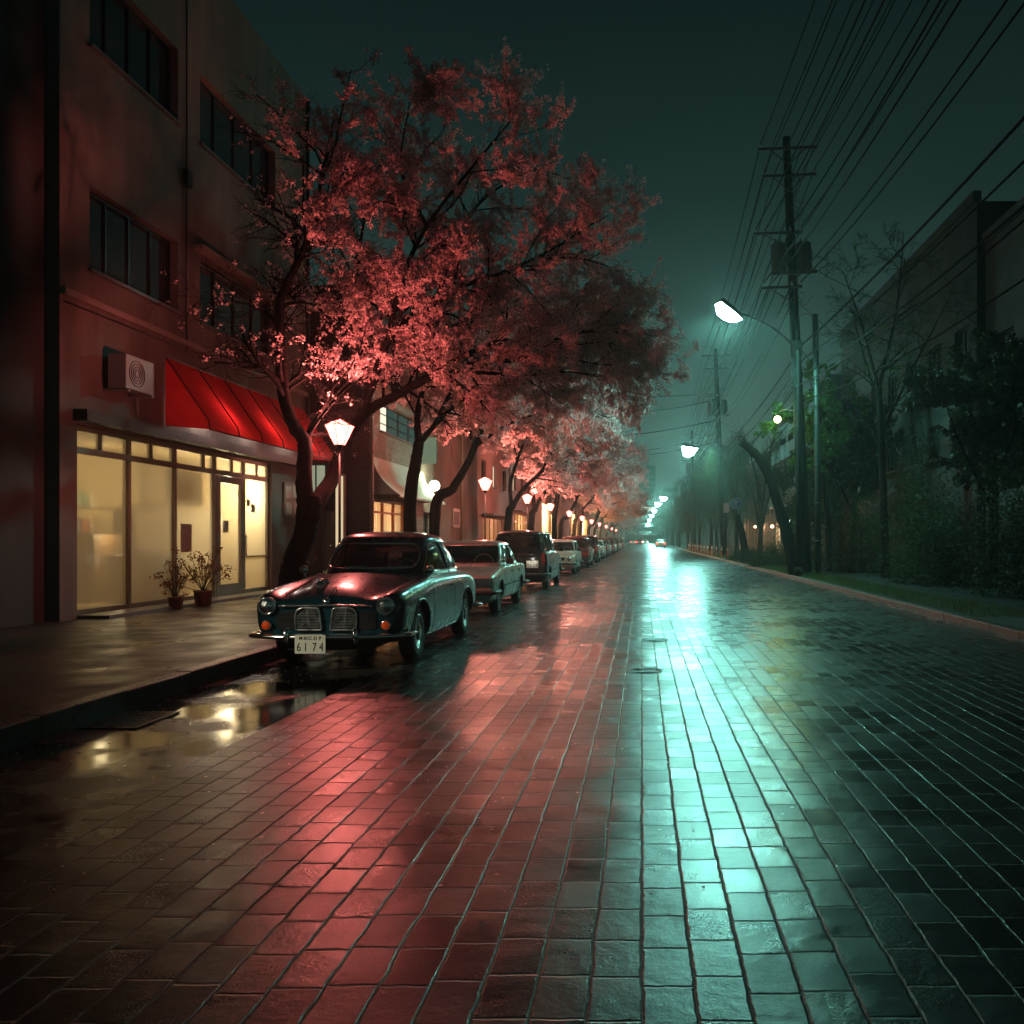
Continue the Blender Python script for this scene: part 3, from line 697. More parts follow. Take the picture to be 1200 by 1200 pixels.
# --- further buildings on the left
def row_building(XF, YA, YB, ztop, m, label, floors, lit=(), shop=None, sgn=-1, back=None, wy=1.3, name='building', power=40, lcol=(1,.6,.3), rail=False):
    t = empty(name, (XF, YA, 0), 0, label, 'building'); O = Vector((XF, YA, 0)); H = []; cnt = max(1, int((YB-YA)/2.6))
    st = (YB-YA)/cnt
    for z in floors:
        for k in range(cnt):
            c = YA+st*(k+.5); H.append((c-wy/2, c+wy/2, z, z+1.25))
    W = list(H); hole = []
    if shop: hole = [(shop[0], shop[1], SH+.012, shop[2])]
    o = [wallmesh(XF, YA, YB, 0, ztop, W+hole, .16, back if back is not None else XF+sgn*7).build('wall', m, t)]
    litm = glow('warm_window_light', (1,.78,.5), .8)
    for i, h in enumerate(W): o.append(window(t, XF, h, sgn, .16, 2, 1, BLACKM, litm if i in lit else None))
    if shop:
        b = MB(); n = max(2, int((shop[1]-shop[0])/1.1)); xs = sorted((XF+sgn*.16, XF+sgn*.08))
        for k in range(n+1):
            y = shop[0]+(shop[1]-shop[0]-.07)*k/n; b.box(xs[0], xs[1], y, y+.07, SH+.012, shop[2])
        b.box(xs[0]+.003, xs[1]-.003, shop[0]+.07, shop[1]-.07, shop[2]-.5, shop[2]-.44)
        o.append(b.build('shopfront_frame', MAT['bronze_frame'], t))
        o.append(MB().add([(XF+sgn*.12,shop[0],SH+.02),(XF+sgn*.12,shop[1],SH+.02),(XF+sgn*.12,shop[1],shop[2]),(XF+sgn*.12,shop[0],shop[2])], [(0,1,2,3)]).build('shop_pane', frosted('shop_glass_clear', (.9,.85,.75), .6), t))
        room(t, XF, shop[0]-.05, shop[1]+.05, SH+.014, shop[2]+.1, 2.5, (.62,.5,.3), sgn, power, lcol, shop[2]-.6)
        o += [c for c in t.children if c.name.startswith('room_')]
        if shop[2] < 3.3: o.append(MB().box(XF-sgn*.003, XF-sgn*.6, shop[0]-.2, shop[1]+.2, shop[2]+.12, shop[2]+.2).build('canopy', MAT['header_brown'], t))
    o.append(MB().box(XF-sgn*.12, XF+sgn*.15, YA, YB-.01, ztop+.003, ztop+.35).build('parapet', m, t))
    for q in o: q.location = Vector(q.location) - O
    return t
XL = -7.97
brownr = stucco('brown_plaster', (.17,.125,.10), .8, .4)
t = row_building(XL, 32.7, 41.4, 9.0, brownr, 'plain brown plaster building with one small square window, beyond the pale canopy', [6.0], (), None)
MB().box(.003, .05, 3.2, 4.5, 1.9, 2.7).build('vent_window', mat('pale_frame', (.3,.27,.22), .5), t)
MB().box(.052, .056, 3.32, 4.38, 2.02, 2.58).build('vent_grille', mat('vent_dark', (.04,.035,.03), .6), t)
MB().tube([(.06,4.9,0),(.06,4.9,9)], .04, 8).build('downpipe', mat('pipe_yellow', (.32,.27,.16), .5), t)
row_building(XL-.05, 41.6, 51.5, 7.6, stucco('pink_plaster', (.30,.19,.16), .8), 'pinkish rendered shop with a lit front under a flat canopy, behind a red lantern', [4.2], (1,), (43.0, 49.5, 2.5), power=90, lcol=(1,.5,.25))
row_building(XL, 51.7, 62.0, 9.5, brick_mat('maroon_brick', (.20,.09,.07), (.14,.06,.05), (.06,.05,.045)), 'maroon brick building with a bright orange lit shopfront', [4.4, 7.2], (0, 5), (53.0, 60.5, 3.0), power=260, lcol=(1,.55,.22))
row_building(XL+.05, 62.2, 74.0, 8.2, stucco('ochre_plaster', (.28,.2,.13), .8), 'ochre rendered building with a very bright two storey shopfront', [5.6], (), (67.5, 73.5, 4.3), power=3000, lcol=(1,.62,.32))
row_building(XL, 74.2, 88.0, 10, brownr, 'brown building with a wide orange lit shopfront past the very bright one', [4.8, 7.6], (1, 7), (74.5, 81, 3.6), power=1500, lcol=(1,.62,.22))
row_building(XL-.1, 88.2, 108, 8.5, stucco('grey_plaster', (.2,.19,.18), .8), 'grey building with a tall golden lit shopfront past the brown one', [5.6], (), (98, 107, 4.4), power=6000, lcol=(1,.60,.20))
row_building(XL, 108.3, 150, 11, MAT['pink_plaster'], 'long pinkish terrace far down the left side of the street', [4.5, 7.5], (2, 9, 17), (109, 126, 4.2), power=7000, lcol=(1,.60,.22))
row_building(XL, 150.5, 230, 14, MAT['grey_plaster'], 'long grey terrace at the far end of the left side', [4.5, 8.0, 11], (4, 30, 55), (156, 172, 3.5), power=1800, lcol=(1,.7,.5))

# --- right side
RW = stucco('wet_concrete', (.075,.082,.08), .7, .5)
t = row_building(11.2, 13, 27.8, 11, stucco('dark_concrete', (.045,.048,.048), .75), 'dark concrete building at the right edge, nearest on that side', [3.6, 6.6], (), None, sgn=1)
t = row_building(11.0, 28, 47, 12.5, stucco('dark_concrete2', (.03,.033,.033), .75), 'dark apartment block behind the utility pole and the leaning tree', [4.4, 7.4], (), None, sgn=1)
def r_block():
    XF = 10.2; YA, YB = 47.5, 63
    t = empty('concrete_building', (XF, YA, 0), 0, 'pale concrete building with open balconies seen between the leaning tree and the pole', 'building'); O = Vector((XF, YA, 0))
    H = [(48.4+k*3.0, 50.5+k*3.0, z, z+1.5) for z in (1.2, 4.2, 7.2) for k in range(5)]
    o = [wallmesh(XF, YA, YB, 0, 10.6, H, .6, 20).build('wall', RW, t)]
    lm = glow('cold_window_light', (.45,.9,.8), .35)
    for i, h in enumerate(H): o.append(window(t, XF, h, 1, .6, 2, 1, BLACKM, lm if i in (5, 8) else None, False))
    for z in (3.75, 6.75, 9.75): o.append(MB().box(XF-.003, XF-.9, YA, YB, z-.1, z+.05).build('balcony_slab', RW, t))
    for z in (3.75, 6.75): o.append(MB().box(XF-.82, XF-.9, YA+.1, YB-.1, z+.052, z+.85).build('balcony_rail', RW, t))
    for q in o: q.location = Vector(q.location) - O
r_block()
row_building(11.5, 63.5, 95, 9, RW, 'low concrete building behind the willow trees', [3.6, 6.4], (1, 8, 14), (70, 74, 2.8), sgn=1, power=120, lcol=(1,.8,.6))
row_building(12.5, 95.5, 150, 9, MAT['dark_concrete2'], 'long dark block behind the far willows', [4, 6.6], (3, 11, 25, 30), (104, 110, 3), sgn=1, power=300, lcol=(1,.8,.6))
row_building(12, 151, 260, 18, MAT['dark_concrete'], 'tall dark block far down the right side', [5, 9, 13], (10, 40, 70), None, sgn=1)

# --- towers closing the street
def tower(name, x0, x1, y0, y1, z, label, rows, cols, lit, zoff=3, extra=None):
    t = empty(name, ((x0+x1)/2, y0, 0), 0, label, 'tower'); c = (x0+x1)/2
    m = mat('tower_concrete', (.10,.105,.105), .8)
    b = MB(); b.box(x0-c, x1-c, 0, y1-y0, 0, z)
    if extra: b.box(*[e-c for e in extra[:2]], 1, y1-y0-1, z, extra[2])
    b.build('wall', m, t)
    bl = MB(); wl = MB(); dw = (x1-x0)/cols; dz = (z-zoff)/rows
    for r in range(rows):
        bl.box(x0-c+.3, x1-c-.3, -.06, -.02, zoff+r*dz+dz*.35, zoff+r*dz+dz*.8)
    bl.build('window_band', dark_pane(), t)
    for r, k, wd in lit: wl.box(x0-c+dw*k+.2, x0-c+dw*(k+wd)-.2, -.12, -.07, zoff+r*dz+dz*.35, zoff+r*dz+dz*.78)
    if lit: wl.build('lit_windows_row', glow('office_light', (.85,.95,.8), 1.6), t).name = 'lit_window_band'
    return t
t = tower('office_tower', -8.0, 6.5, 400, 420, 36, 'dark stepped office tower closing the street under a red beacon', 12, 8, [(6,1,1),(4,1,2),(9,3,1)], 3, (-6.5, 3.5, 39.5))
MB().tube([(-1.0,2,39.5),(-1.0,2,41.5)], .12, 6).build('mast', BLACKM, t)
MB().lathe([(0,41.3),(.38,41.5),(.42,41.8),(.3,42.1),(0,42.2)], 12, (-1.0,2,0)).build('beacon', glow('beacon_red', (1,.08,.05), 22), t)
tower('slab_block', -3.5, 9.5, 330, 345, 14.5, 'low wide block in front of the office tower with a strip of lit windows', 4, 10, [(3,3,4)], 2)
tower('apartment_tower', -22, -9.5, 340, 360, 28, 'dark apartment tower behind the cherry crowns left of the street end', 9, 6, [(3,2,1),(6,4,1)], 3)
tower('apartment_block', 8, 24, 300, 320, 20, 'wide dark block beyond the willows at the right of the street end', 6, 8, [(2,1,1),(4,5,2)], 3)
# ------------------------------------------------------------------ cars
class Car:
    """local axes: front at y=0 pointing to -y, z up; halves mirrored"""
    def __init__(s, P):
        s.P = P; s.secs = P['secs']; s.body_shape()
    def body_shape(s):
        rows = []
        for r in s.secs:
            y, zb, wb, ws, w3, w4, z3, z4, p5, p6, p7, p8, z9 = r
            rows.append([(0,y,zb),(wb,y,zb),(ws,y,zb+.05),(w3,y,z3),(w4,y,z4),(p5[0],y,p5[1]),(p6[0],y,p6[1]),(p7[0],y,p7[1]),(p8[0],y,p8[1]),(0,y,z9)])
        A = np.array(rows)                                   # sections x 10 x 3
        k = s.P.get('step', 4)
        B = cr1(A.reshape(len(A), -1), k).reshape(-1, 10, 3)
        Cc = np.transpose(cr1(np.transpose(B, (1,0,2)).reshape(10, -1), 3).reshape(-1, len(B), 3), (1,0,2))
        Cc[:, 0, 0] = 0; Cc[:, -1, 0] = 0
        half = Cc; m = half.shape[1]
        other = half[:, -2:0:-1].copy(); other[..., 0] *= -1
        ring = np.concatenate([half, other], 1); n = ring.shape[1]; L = len(ring)
        b = MB(); fs = []
        for i in range(L-1):
            for j in range(n): fs.append((i*n+j, i*n+(j+1) % n, (i+1)*n+(j+1) % n, (i+1)*n+j))
        fs.append(tuple(range(n))[::-1]); fs.append(tuple((L-1)*n+j for j in range(n)))
        b.add(ring.reshape(-1, 3), fs, True); b.sm[-1] = b.sm[-2] = False
        s.paint = s.P['paint']; s.dark = mat('wheel_well_black', (.01,.01,.01), .85)
        me = b.mesh('body', [s.paint, s.dark])
        s.bvh = BVHTree.FromPolygons([v.co.copy() for v in me.vertices], [tuple(p.vertices) for p in me.polygons])
        s.wells = me
    def sidex(s, y, z, d=0.0, side=1):
        h = s.bvh.ray_cast(Vector((3*side, y, z)), Vector((-side, 0, 0)))
        return (h[0].x if h[0] else side*.7) + d*side
    def topz(s, x, y, d=0.0):
        h = s.bvh.ray_cast(Vector((x, y, 3)), Vector((0, 0, -1)))
        return (h[0].z if h[0] else .8) + d
    def fronty(s, x, z, d=0.0, back=False):
        sg = 1 if back else -1
        h = s.bvh.ray_cast(Vector((x, 8*sg, z)), Vector((0, -sg, 0)))
        return (h[0].y if h[0] else (s.P['L'] if back else 0)) + d*sg
    # greenhouse
    def gh(s, z, inset=0.0):
        G = s.P['gh']; z0, z1, zt = G['z0'], G['z1'], G['zt'] - inset
        t = min(1, max(0, (z-z0)/(z1-z0)))
        yf = G['yf'][0]+(G['yf'][1]-G['yf'][0])*t; yr = G['yr'][0]+(G['yr'][1]-G['yr'][0])*t; bow = G.get('bow', .02)*math.sin(PI*t)
        wd = G['w'][0]+(G['w'][1]-G['w'][0])*t + bow
        cyy, hl = (yf+yr)/2, (yr-yf)/2 + bow
        if z > z1:
            q = min(1, (z-z1)/(zt-z1)); sc_ = max(0.0, math.sqrt(max(0, 1-q*q)))**.75
            hl *= sc_; wd *= sc_
            hl -= inset*sc_; wd -= inset*sc_
        else: hl -= inset; wd -= inset
        return cyy, max(hl, 1e-4), max(wd, 1e-4)
    def gside(s, y, z, side, inset=0):
        c, hl, wd = s.gh(z, inset); n = s.P['gh']['n']; q = min(1, abs((y-c)/hl))
        return side*wd*(1-q**n)**(1/n)
    def gfront(s, x, z, back=False, inset=0):
        c, hl, wd = s.gh(z, inset); n = s.P['gh']['n']; q = min(1, abs(x/wd))
        return c + (1 if back else -1)*hl*(1-q**n)**(1/n)
    def ghmesh(s, inset, zlow):
        G = s.P['gh']; n = G['n']; z0, z1, zt = G['z0'], G['z1'], G['zt']-inset; N = 72; b = MB(); vs = []
        zs = [zlow] + [z0+(z1-z0)*k/5 for k in range(6)] + [z1+(zt-z1)*math.sin(PI/2*k/9) for k in range(1, 9)]
        for z in zs:
            c, hl, wd = s.gh(max(z, z0) if z < z0 else z, inset)
            for k in range(N):
                a = 2*PI*(k+.5)/N; ca, sa = math.cos(a), math.sin(a)
                # spread points by angle of the superellipse
                r = (abs(ca)**n+abs(sa)**n)**(-1/n)
                vs.append((wd*ca*r, c+hl*sa*r, z))
        m = len(zs); fs = [(i*N+k, i*N+(k+1) % N, (i+1)*N+(k+1) % N, (i+1)*N+k) for i in range(m-1) for k in range(N)]
        top = len(vs); vs.append((0, s.gh(zt-.0001, inset)[0], zt)); fs += [((m-1)*N+k, (m-1)*N+(k+1) % N, top) for k in range(N)]
        fs.append(tuple(range(N))[::-1]); b.add(vs, fs, True); b.sm[-1] = False
        return b.mesh('gh', [s.paint])
    def patch(s, poly, kind, side=1, inset=.012, mats=None, name='window', parent=None):
        c = np.mean(np.array(poly), 0); n = len(poly); rings = 6; b = MB(); vs = []
        for r in range(rings, 0, -1):
            t = r/rings
            for q in poly: vs.append((c[0]+(q[0]-c[0])*t, c[1]+(q[1]-c[1])*t))
        vs.append(tuple(c)); V = [s.surf(q, kind, side, inset) for q in vs]
        fs = [(i*n+k, i*n+(k+1) % n, (i+1)*n+(k+1) % n, (i+1)*n+k) for i in range(rings-1) for k in range(n)]
        fs += [((rings-1)*n+k, (rings-1)*n+(k+1) % n, rings*n) for k in range(n)]
        b.add(V, fs, True); return b.build(name, mats or carglass(), parent)
    def surf(s, q, kind, side=1, inset=0.):
        if kind == 'side': return (s.gside(q[0], q[1], side, inset), q[0], q[1])
        return (q[0], s.gfront(q[0], q[1], kind == 'back', inset), q[1])
    def trim(s, poly, kind, side, rad, b, inset=-.002):
        P = []
        for i in range(len(poly)):
            a, c = poly[i], poly[(i+1) % len(poly)]
            m = max(1, int(math.hypot(c[0]-a[0], c[1]-a[1])/.06))
            for k in range(m): P.append(s.surf((a[0]+(c[0]-a[0])*k/m, a[1]+(c[1]-a[1])*k/m), kind, side, inset))
        b.tube(P, rad, 6, closed=True)
    def assemble(s, root):
        P = s.P; R_, yF, yR = P['wr'], P['yw'][0], P['yw'][1]
        me = s.wells
        for y in (yF, yR):
            for sd in (1, -1):
                b = MB(); b.lathe([(P['arch'], .42*sd), (P['arch'], 1.2*sd)], 40, (0, y, R_+.01), 'x', True)
                me = boolean(me, b.mesh('cut', [s.paint, s.dark]) if False else s.cutmesh(b))
        body = link('body', me, root); s.body = body
        for p in me.polygons: pass
        sh = boolean(s.ghmesh(0, P['gh']['z0']-.06), s.ghmesh(.035, P['gh']['z0']-.2))
        cut = MB(); W = P['windows']
        for q in W.get('front', []): 
            cut.prism(q, 'y', P['gh']['yf'][0]-.4, s.gh(P['gh']['z1'])[0]-.1)
        for q in W.get('back', []): cut.prism(q, 'y', s.gh(P['gh']['z1'])[0]+.1, P['gh']['yr'][0]+.4)
        me2 = boolean(sh, cut.mesh('c', [s.paint]))
        cut = MB()
        for q in W['side']: cut.prism(q, 'x', -1.3, 1.3)
        me2 = boolean(me2, cut.mesh('c', [s.paint]))
        me2.materials.clear(); me2.materials.append(s.paint)
        link('roof', me2, root)
        tb = MB()
        for q in W.get('front', []): s.patch(q, 'front', name='windscreen', parent=root); s.trim(q, 'front', 1, P.get('trimr', .009), tb)
        for q in W.get('back', []): s.patch(q, 'back', name='rear_window', parent=root); s.trim(q, 'back', 1, P.get('trimr', .009), tb)
        for q in W['side']:
            for sd in (1, -1): s.patch(q, 'side', sd, name='side_window', parent=root); s.trim(q, 'side', sd, P.get('trimr', .009)*.8, tb)
        tb.build('window_trim', P.get('trimmat', CHROME), root)
        # interior
        c, hl, wd = s.gh(P['gh']['z0']); b = MB(); z = P['gh']['z0']
        G = P['gh']; zz = max(s.topz(0, c), s.topz(wd*.7, c)) + .012
        pts = roundpoly([(-wd+.05, c-hl+.06), (wd-.05, c-hl+.06), (wd-.05, c+hl-.06), (-wd+.05, c+hl-.06)], .2, 4)
        b.prism(pts, 'z', zz-.01, zz); 
        for sx_ in (-.33, .33):
            yy = c-hl*.10
            b.prism(roundpoly([(yy, zz), (yy+.16, zz), (yy+.24, zz+.26), (yy+.13, zz+.27)], .05, 3), 'x', sx_-.22, sx_+.22)
        b.prism(roundpoly([(c+hl*.55, zz), (c+hl*.55+.18, zz), (c+hl*.55+.26, zz+.19), (c+hl*.55+.14, zz+.20)], .05, 3), 'x', -.52, .52)
        b.build('interior', DARKIN, root)
        sw = MB(); th = np.linspace(0, 2*PI, 25)[:-1]
        sxc, syc = -.32*P.get('drive', -1), G['yf'][0]+.46
        sw.tube([(sxc+.19*math.cos(a), syc+.05*math.sin(a)+0, zz+.02+.17*math.sin(a)) for a in th], .013, 6, closed=True)
        sw.bar((sxc-.18, syc, zz+.02), (sxc+.18, syc, zz+.02), .02, .02)
        sw.build('steering_wheel', mat('ivory_wheel', (.42,.38,.28), .35), root)
        mr = MB().box(-.11, .11, G['yf'][1]+.16, G['yf'][1]+.18, G['z1']-.10, G['z1']-.04); mr.bar((0, G['yf'][1]+.17, G['z1']-.04), (0, G['yf'][1]+.2, G['zt']-.045), .015, .015)
        mr.build('mirror', BLACKM, root)
        # wheels
        for y in (yF, yR):
            for sd in (1, -1):
                x = s.sidex(y, P['arch']+R_+.05, 0, 1)-.035; wt = P.get('tw', .17)
                tyre = MB(); q = [(R_*.62, -wt/2), (R_*.80, -wt/2-.004), (R_*.94, -wt/2+.004), (R_*.99, -wt*.33), (R_, 0), (R_*.99, wt*.33), (R_*.94, wt/2-.004), (R_*.80, wt/2+.004), (R_*.62, wt/2)]
                wl = empty('wheel', (sd*(x-wt/2), y, R_)); wl.parent = root
                # the wheel itself is the tyre mesh's parent part
                bpy.data.objects.remove(wl)
                tm = tyre.lathe(q, 40, (0,0,0), 'x', True, closed=True)
                for k in (-.4, -.15, .15, .4): tm.lathe([(R_*.985, wt*k*.7-.006), (R_*1.004, wt*k*.7-.006), (R_*1.004, wt*k*.7+.006), (R_*.985, wt*k*.7+.006)], 40, (0,0,0), 'x', False, closed=True)
                wh = tm.build('wheel', RUBBER, root); wh.location = (sd*(x-wt/2), y, R_)
                P['rim'](wh, R_*.64, wt, sd)
    def cutmesh(s, b):
        me = b.mesh('cut', [s.paint, s.dark])
        for p in me.polygons: p.material_index = 1
        return me
def rim_classic(wh, r, wt, sd):
    e = sd*wt/2
    b = MB(); q = [(r, e*.95), (r*.97, e*1.06), (r*.86, e*.92), (r*.80, e*.55), (r*.62, e*.62), (r*.46, e*.86), (r*.44, e*.9)]
    b.lathe(q + [(0, e*.9)], 36, (0,0,0), 'x')
    o = b.build('rim', mat('rim_cream_steel', (.62,.65,.62), .32, .5), wh)
    b = MB()
    for k in range(10):
        a = 2*PI*k/10; b.lathe([(0, .001), (.020, .001)], 10, (e*.70 if sd > 0 else e*.70, r*.70*math.cos(a), r*.70*math.sin(a)), 'x')
        b.tube([(e*.56, r*.71*math.cos(a), r*.71*math.sin(a)), (e*.70, r*.71*math.cos(a), r*.71*math.sin(a))], .017, 8)
    b.build('rim_slot', mat('slot_dark', (.01,.01,.01), .7), wh)
    b = MB(); b.lathe([(r*.50, e*.80), (r*.49, e*.98), (r*.40, e*1.10), (r*.22, e*1.20), (0, e*1.24)], 30, (0,0,0), 'x')
    b.lathe([(r*1.0, e*.98), (r*1.02, e*1.05), (r*.98, e*1.08), (r*.96, e*1.02)], 36, (0,0,0), 'x', closed=True)
    b.build('hubcap', CHROME, wh)
def rim_modern(wh, r, wt, sd):
    e = sd*wt/2; b = MB()
    b.lathe([(r, e*.95), (r*.97, e*1.04), (r*.90, e*.95), (r*.86, e*.6), (r*.3, e*.72), (r*.26, e*.95), (0, e*1.0)], 30, (0,0,0), 'x')
    for k in range(7):
        a = 2*PI*k/7; b.bar((e*.85, r*.2*math.cos(a), r*.2*math.sin(a)), (e*.88, r*.9*math.cos(a), r*.9*math.sin(a)), .035, .03)
    b.build('rim', mat('alloy_grey', (.4,.42,.42), .3, .8), wh)

def plate(root, x, y, z, big, small, back=False, w_=.32, h_=.195, nm='number_plate', sc_=1):
    b = MB(); b.prism(roundpoly([(-w_/2,-h_/2),(w_/2,-h_/2),(w_/2,h_/2),(-w_/2,h_/2)], .012, 3), 'y', -.004, .004)
    o = b.build(nm, mat('plate_cream', (.72,.72,.60), .45, var=.08, nscale=20), root); o.location = (x, y, z)
    if back: o.rotation_euler = (0, 0, PI)
    ink = mat('plate_ink', (.012,.02,.012), .5, var=.05)
    for txt, sz, tx, tz, sx_, bd in ((big[0], .125, -.118, -.033, .72, .0), (big[1], .125, -.047, -.033, .72, .0), (big[2], .125, .045, -.033, .72, .0), (big[3], .125, .118, -.033, .72, .0), (small, .048, 0, .062, .95, .001)):
        me = text_mesh(txt, sz, ink, 'lettering', .001, sx_, 'CENTER', bd)
        t = link('lettering', me, o); t.location = (tx, -.0055, tz); t.rotation_euler = (PI/2, 0, 0)
    return o
def headlamp(root, x, y, z, r, lit=False):
    b = MB(); b.lathe([(r*1.02, .10), (r*1.20, .0), (r*1.22, -.02), (r*1.10, -.035), (r*1.0, -.03)], 28, (0,0,0), 'y')
    o = b.build('headlight', CHROME, root); o.location = (x, y, z)
    g = mat('lamp_reflector', (.75,.78,.76), .12, 1.0, bump=1.0, bscale=45)
    b = MB(); b.lathe([(r*1.0, -.028), (r*.8, -.046), (r*.45, -.060), (0, -.065)], 28, (0,0,0), 'y'); q = b.build('lens', g, o)
    return o
def arch_lips(c, rad, pa, root):
    P = c.P
    for y in P['yw']:
        for sd in (1, -1):
            pts = []
            for k in range(25):
                a = R(-8) + (PI+R(16))*k/24; yy = y+(P['arch']+.004)*math.cos(a); zz = P['wr']+.01+(P['arch']+.004)*math.sin(a)
                if zz >= P['zsill']: pts.append((c.sidex(yy, max(zz, P['zsill']+.02), .0, sd), yy, zz))
            MB().tube(pts, rad, 6).build('wheel_arch_lip', pa, root)
def strip(car, pts, sd, rad, b, d=.002, n=6):
    out = []
    for i in range(len(pts)-1):
        a, c = pts[i], pts[i+1]; m = max(1, int(math.hypot(c[0]-a[0], c[1]-a[1])/.05))
        for k in range(m): out.append((a[0]+(c[0]-a[0])*k/m, a[1]+(c[1]-a[1])*k/m))
    out.append(pts[-1]); b.tube([(car.sidex(y, z, d, sd), y, z) for y, z in out], rad, n)

# ---- the dark vintage sedan
def sec(y, zb, wb, ws, w3, w4, p5, p6, p7, p8, z9, z3=.42, z4=.60): return (y, zb, wb, ws, w3, w4, z3, z4, p5, p6, p7, p8, z9)
VS = [sec(.03,.33,.48,.60,.68,.715,(.715,.69),(.63,.765),(.46,.715),(.25,.70),.70,.45,.58),
      sec(.12,.30,.50,.66,.755,.785,(.775,.735),(.675,.825),(.49,.765),(.26,.775),.782),
      sec(.35,.26,.55,.70,.785,.805,(.79,.765),(.69,.860),(.52,.805),(.29,.855),.872),
      sec(.70,.23,.58,.72,.80,.81,(.795,.79),(.70,.888),(.55,.850),(.31,.915),.935),
      sec(1.05,.21,.60,.74,.805,.81,(.80,.815),(.715,.912),(.58,.893),(.33,.958),.978),
      sec(1.40,.20,.60,.75,.81,.81,(.80,.84),(.735,.93),(.64,.948),(.36,.99),1.005),
      sec(1.80,.20,.60,.75,.81,.81,(.80,.85),(.75,.925),(.67,.957),(.38,.965),.965),
      sec(2.60,.20,.60,.75,.81,.81,(.80,.855),(.755,.92),(.68,.953),(.40,.955),.955),
      sec(3.20,.21,.60,.75,.81,.81,(.80,.85),(.75,.915),(.67,.95),(.38,.96),.96),
      sec(3.60,.22,.60,.74,.805,.81,(.797,.835),(.74,.90),(.64,.94),(.36,.972),.982),
      sec(3.95,.26,.58,.72,.79,.80,(.785,.79),(.71,.862),(.60,.90),(.33,.927),.933),
      sec(4.22,.31,.54,.68,.755,.77,(.755,.72),(.67,.785),(.54,.82),(.30,.84),.845),
      sec(4.38,.36,.45,.58,.67,.69,(.68,.63),(.61,.68),(.47,.71),(.26,.73),.73)]
def vintage():
    L = 4.42; pa = paint('dark_teal_car_paint', (.005,.062,.082), .5, .28)
    fr = [(x, z) for x, z in roundpoly([(-.57,1.045),(.57,1.045),(.515,1.345),(-.515,1.345)], [.13,.13,.12,.12], 7)]
    bk = [(x, z) for x, z in roundpoly([(-.50,1.06),(.50,1.06),(.42,1.33),(-.42,1.33)], .12, 6)]
    sd1 = roundpoly([(1.60,1.0),(2.50,1.0),(2.43,1.365),(2.02,1.365)], [.05,.03,.04,.20], 6)
    sd2 = roundpoly([(2.585,1.0),(3.34,1.0),(3.0,1.335),(2.83,1.365),(2.515,1.365)], [.03,.06,.20,.16,.04], 6)
    P = dict(L=L, secs=VS, paint=pa, wr=.325, yw=(.84,3.44), arch=.375, zsill=.25, tw=.165, rim=rim_classic, drive=-1,
             gh=dict(z0=.94, z1=1.385, zt=1.505, yf=(1.30,1.83), yr=(3.72,3.12), w=(.735,.60), n=3.4, bow=.025),
             windows=dict(front=[fr], back=[bk], side=[sd1, sd2]), trimr=.010)
    root = empty('vintage_sedan', (0,0,0), 0, 'dark teal vintage sedan with round headlights and chrome bumper, nearest in the row', 'car', 'cars parked along the left kerb')
    c = Car(P); c.assemble(root)
    arch_lips(c, .013, pa, root)
    # chrome side trims, sills, door seams
    b = MB()
    for sd in (1, -1):
        strip(c, [(1.30,.925),(2.0,.945),(3.3,.945),(3.55,.935)], sd, .008, b, .003)
        strip(c, [(1.24,.255),(3.04,.255)], sd, .009, b, .004)
        strip(c, [(2.62,.868),(3.3,.862),(4.15,.80)], sd, .006, b, .003)
    b.build('side_trim', CHROME, root)
    seam = mat('panel_gap', (.004,.004,.004), .8); b = MB()
    for sd in (1, -1):
        strip(c, [(1.42,.27),(1.40,.6),(1.42,.86),(1.47,.93)], sd, .0045, b, -.001)
        strip(c, [(2.60,.27),(2.60,.6),(2.58,.93)], sd, .0045, b, -.001)
    for sx_ in (-1, 1):
        b.tube([(sx_*xx, y, c.topz(sx_*xx, y)) for xx, y in ((.50,.14),(.535,.4),(.57,.8),(.605,1.2),(.60,1.30))], .005, 6)
    b.build('door_seam', seam, root)
    for sd in (1, -1):
        b = MB(); x = c.sidex(2.33, .80, .0, sd)
        b.tube([(x-.01*sd, 2.26, .80), (x+.022*sd, 2.28, .802), (x+.024*sd, 2.40, .802), (x-.005*sd, 2.43, .80)], .011, 8)
        b.build('door_handle', CHROME, root)
    # bumpers
    def bumper(pts, z):
        b = MB(); P_ = cr1([(x, y, z) for x, y in pts], 5); b.tube(P_, [.04]+[.060]*(len(P_)-2)+[.04], 12, flat=.5); return b
    fb = [(-.815,.42),(-.825,.20),(-.78,.05),(-.60,-.055),(-.3,-.10),(0,-.11),(.3,-.10),(.60,-.055),(.78,.05),(.825,.20),(.815,.42)]
    b = bumper(fb, .375).build('bumper', CHROME, root)
    for x in (-.36, .36):
        o = MB(); o.tube([(x,-.085,.30),(x,-.145,.33),(x,-.165,.39),(x,-.15,.45),(x,-.10,.475)], [.018,.026,.028,.024,.012], 10); o.build('overrider', CHROME, b)
    rb = [(x, L-.04-y) for x, y in fb]
    b = bumper(rb, .40).build('bumper', CHROME, root)
    for x in (-.36, .36):
        o = MB(); o.tube([(x,L+.06,.32),(x,L+.10,.38),(x,L+.06,.50)], [.018,.028,.012], 8); o.build('overrider', CHROME, b)
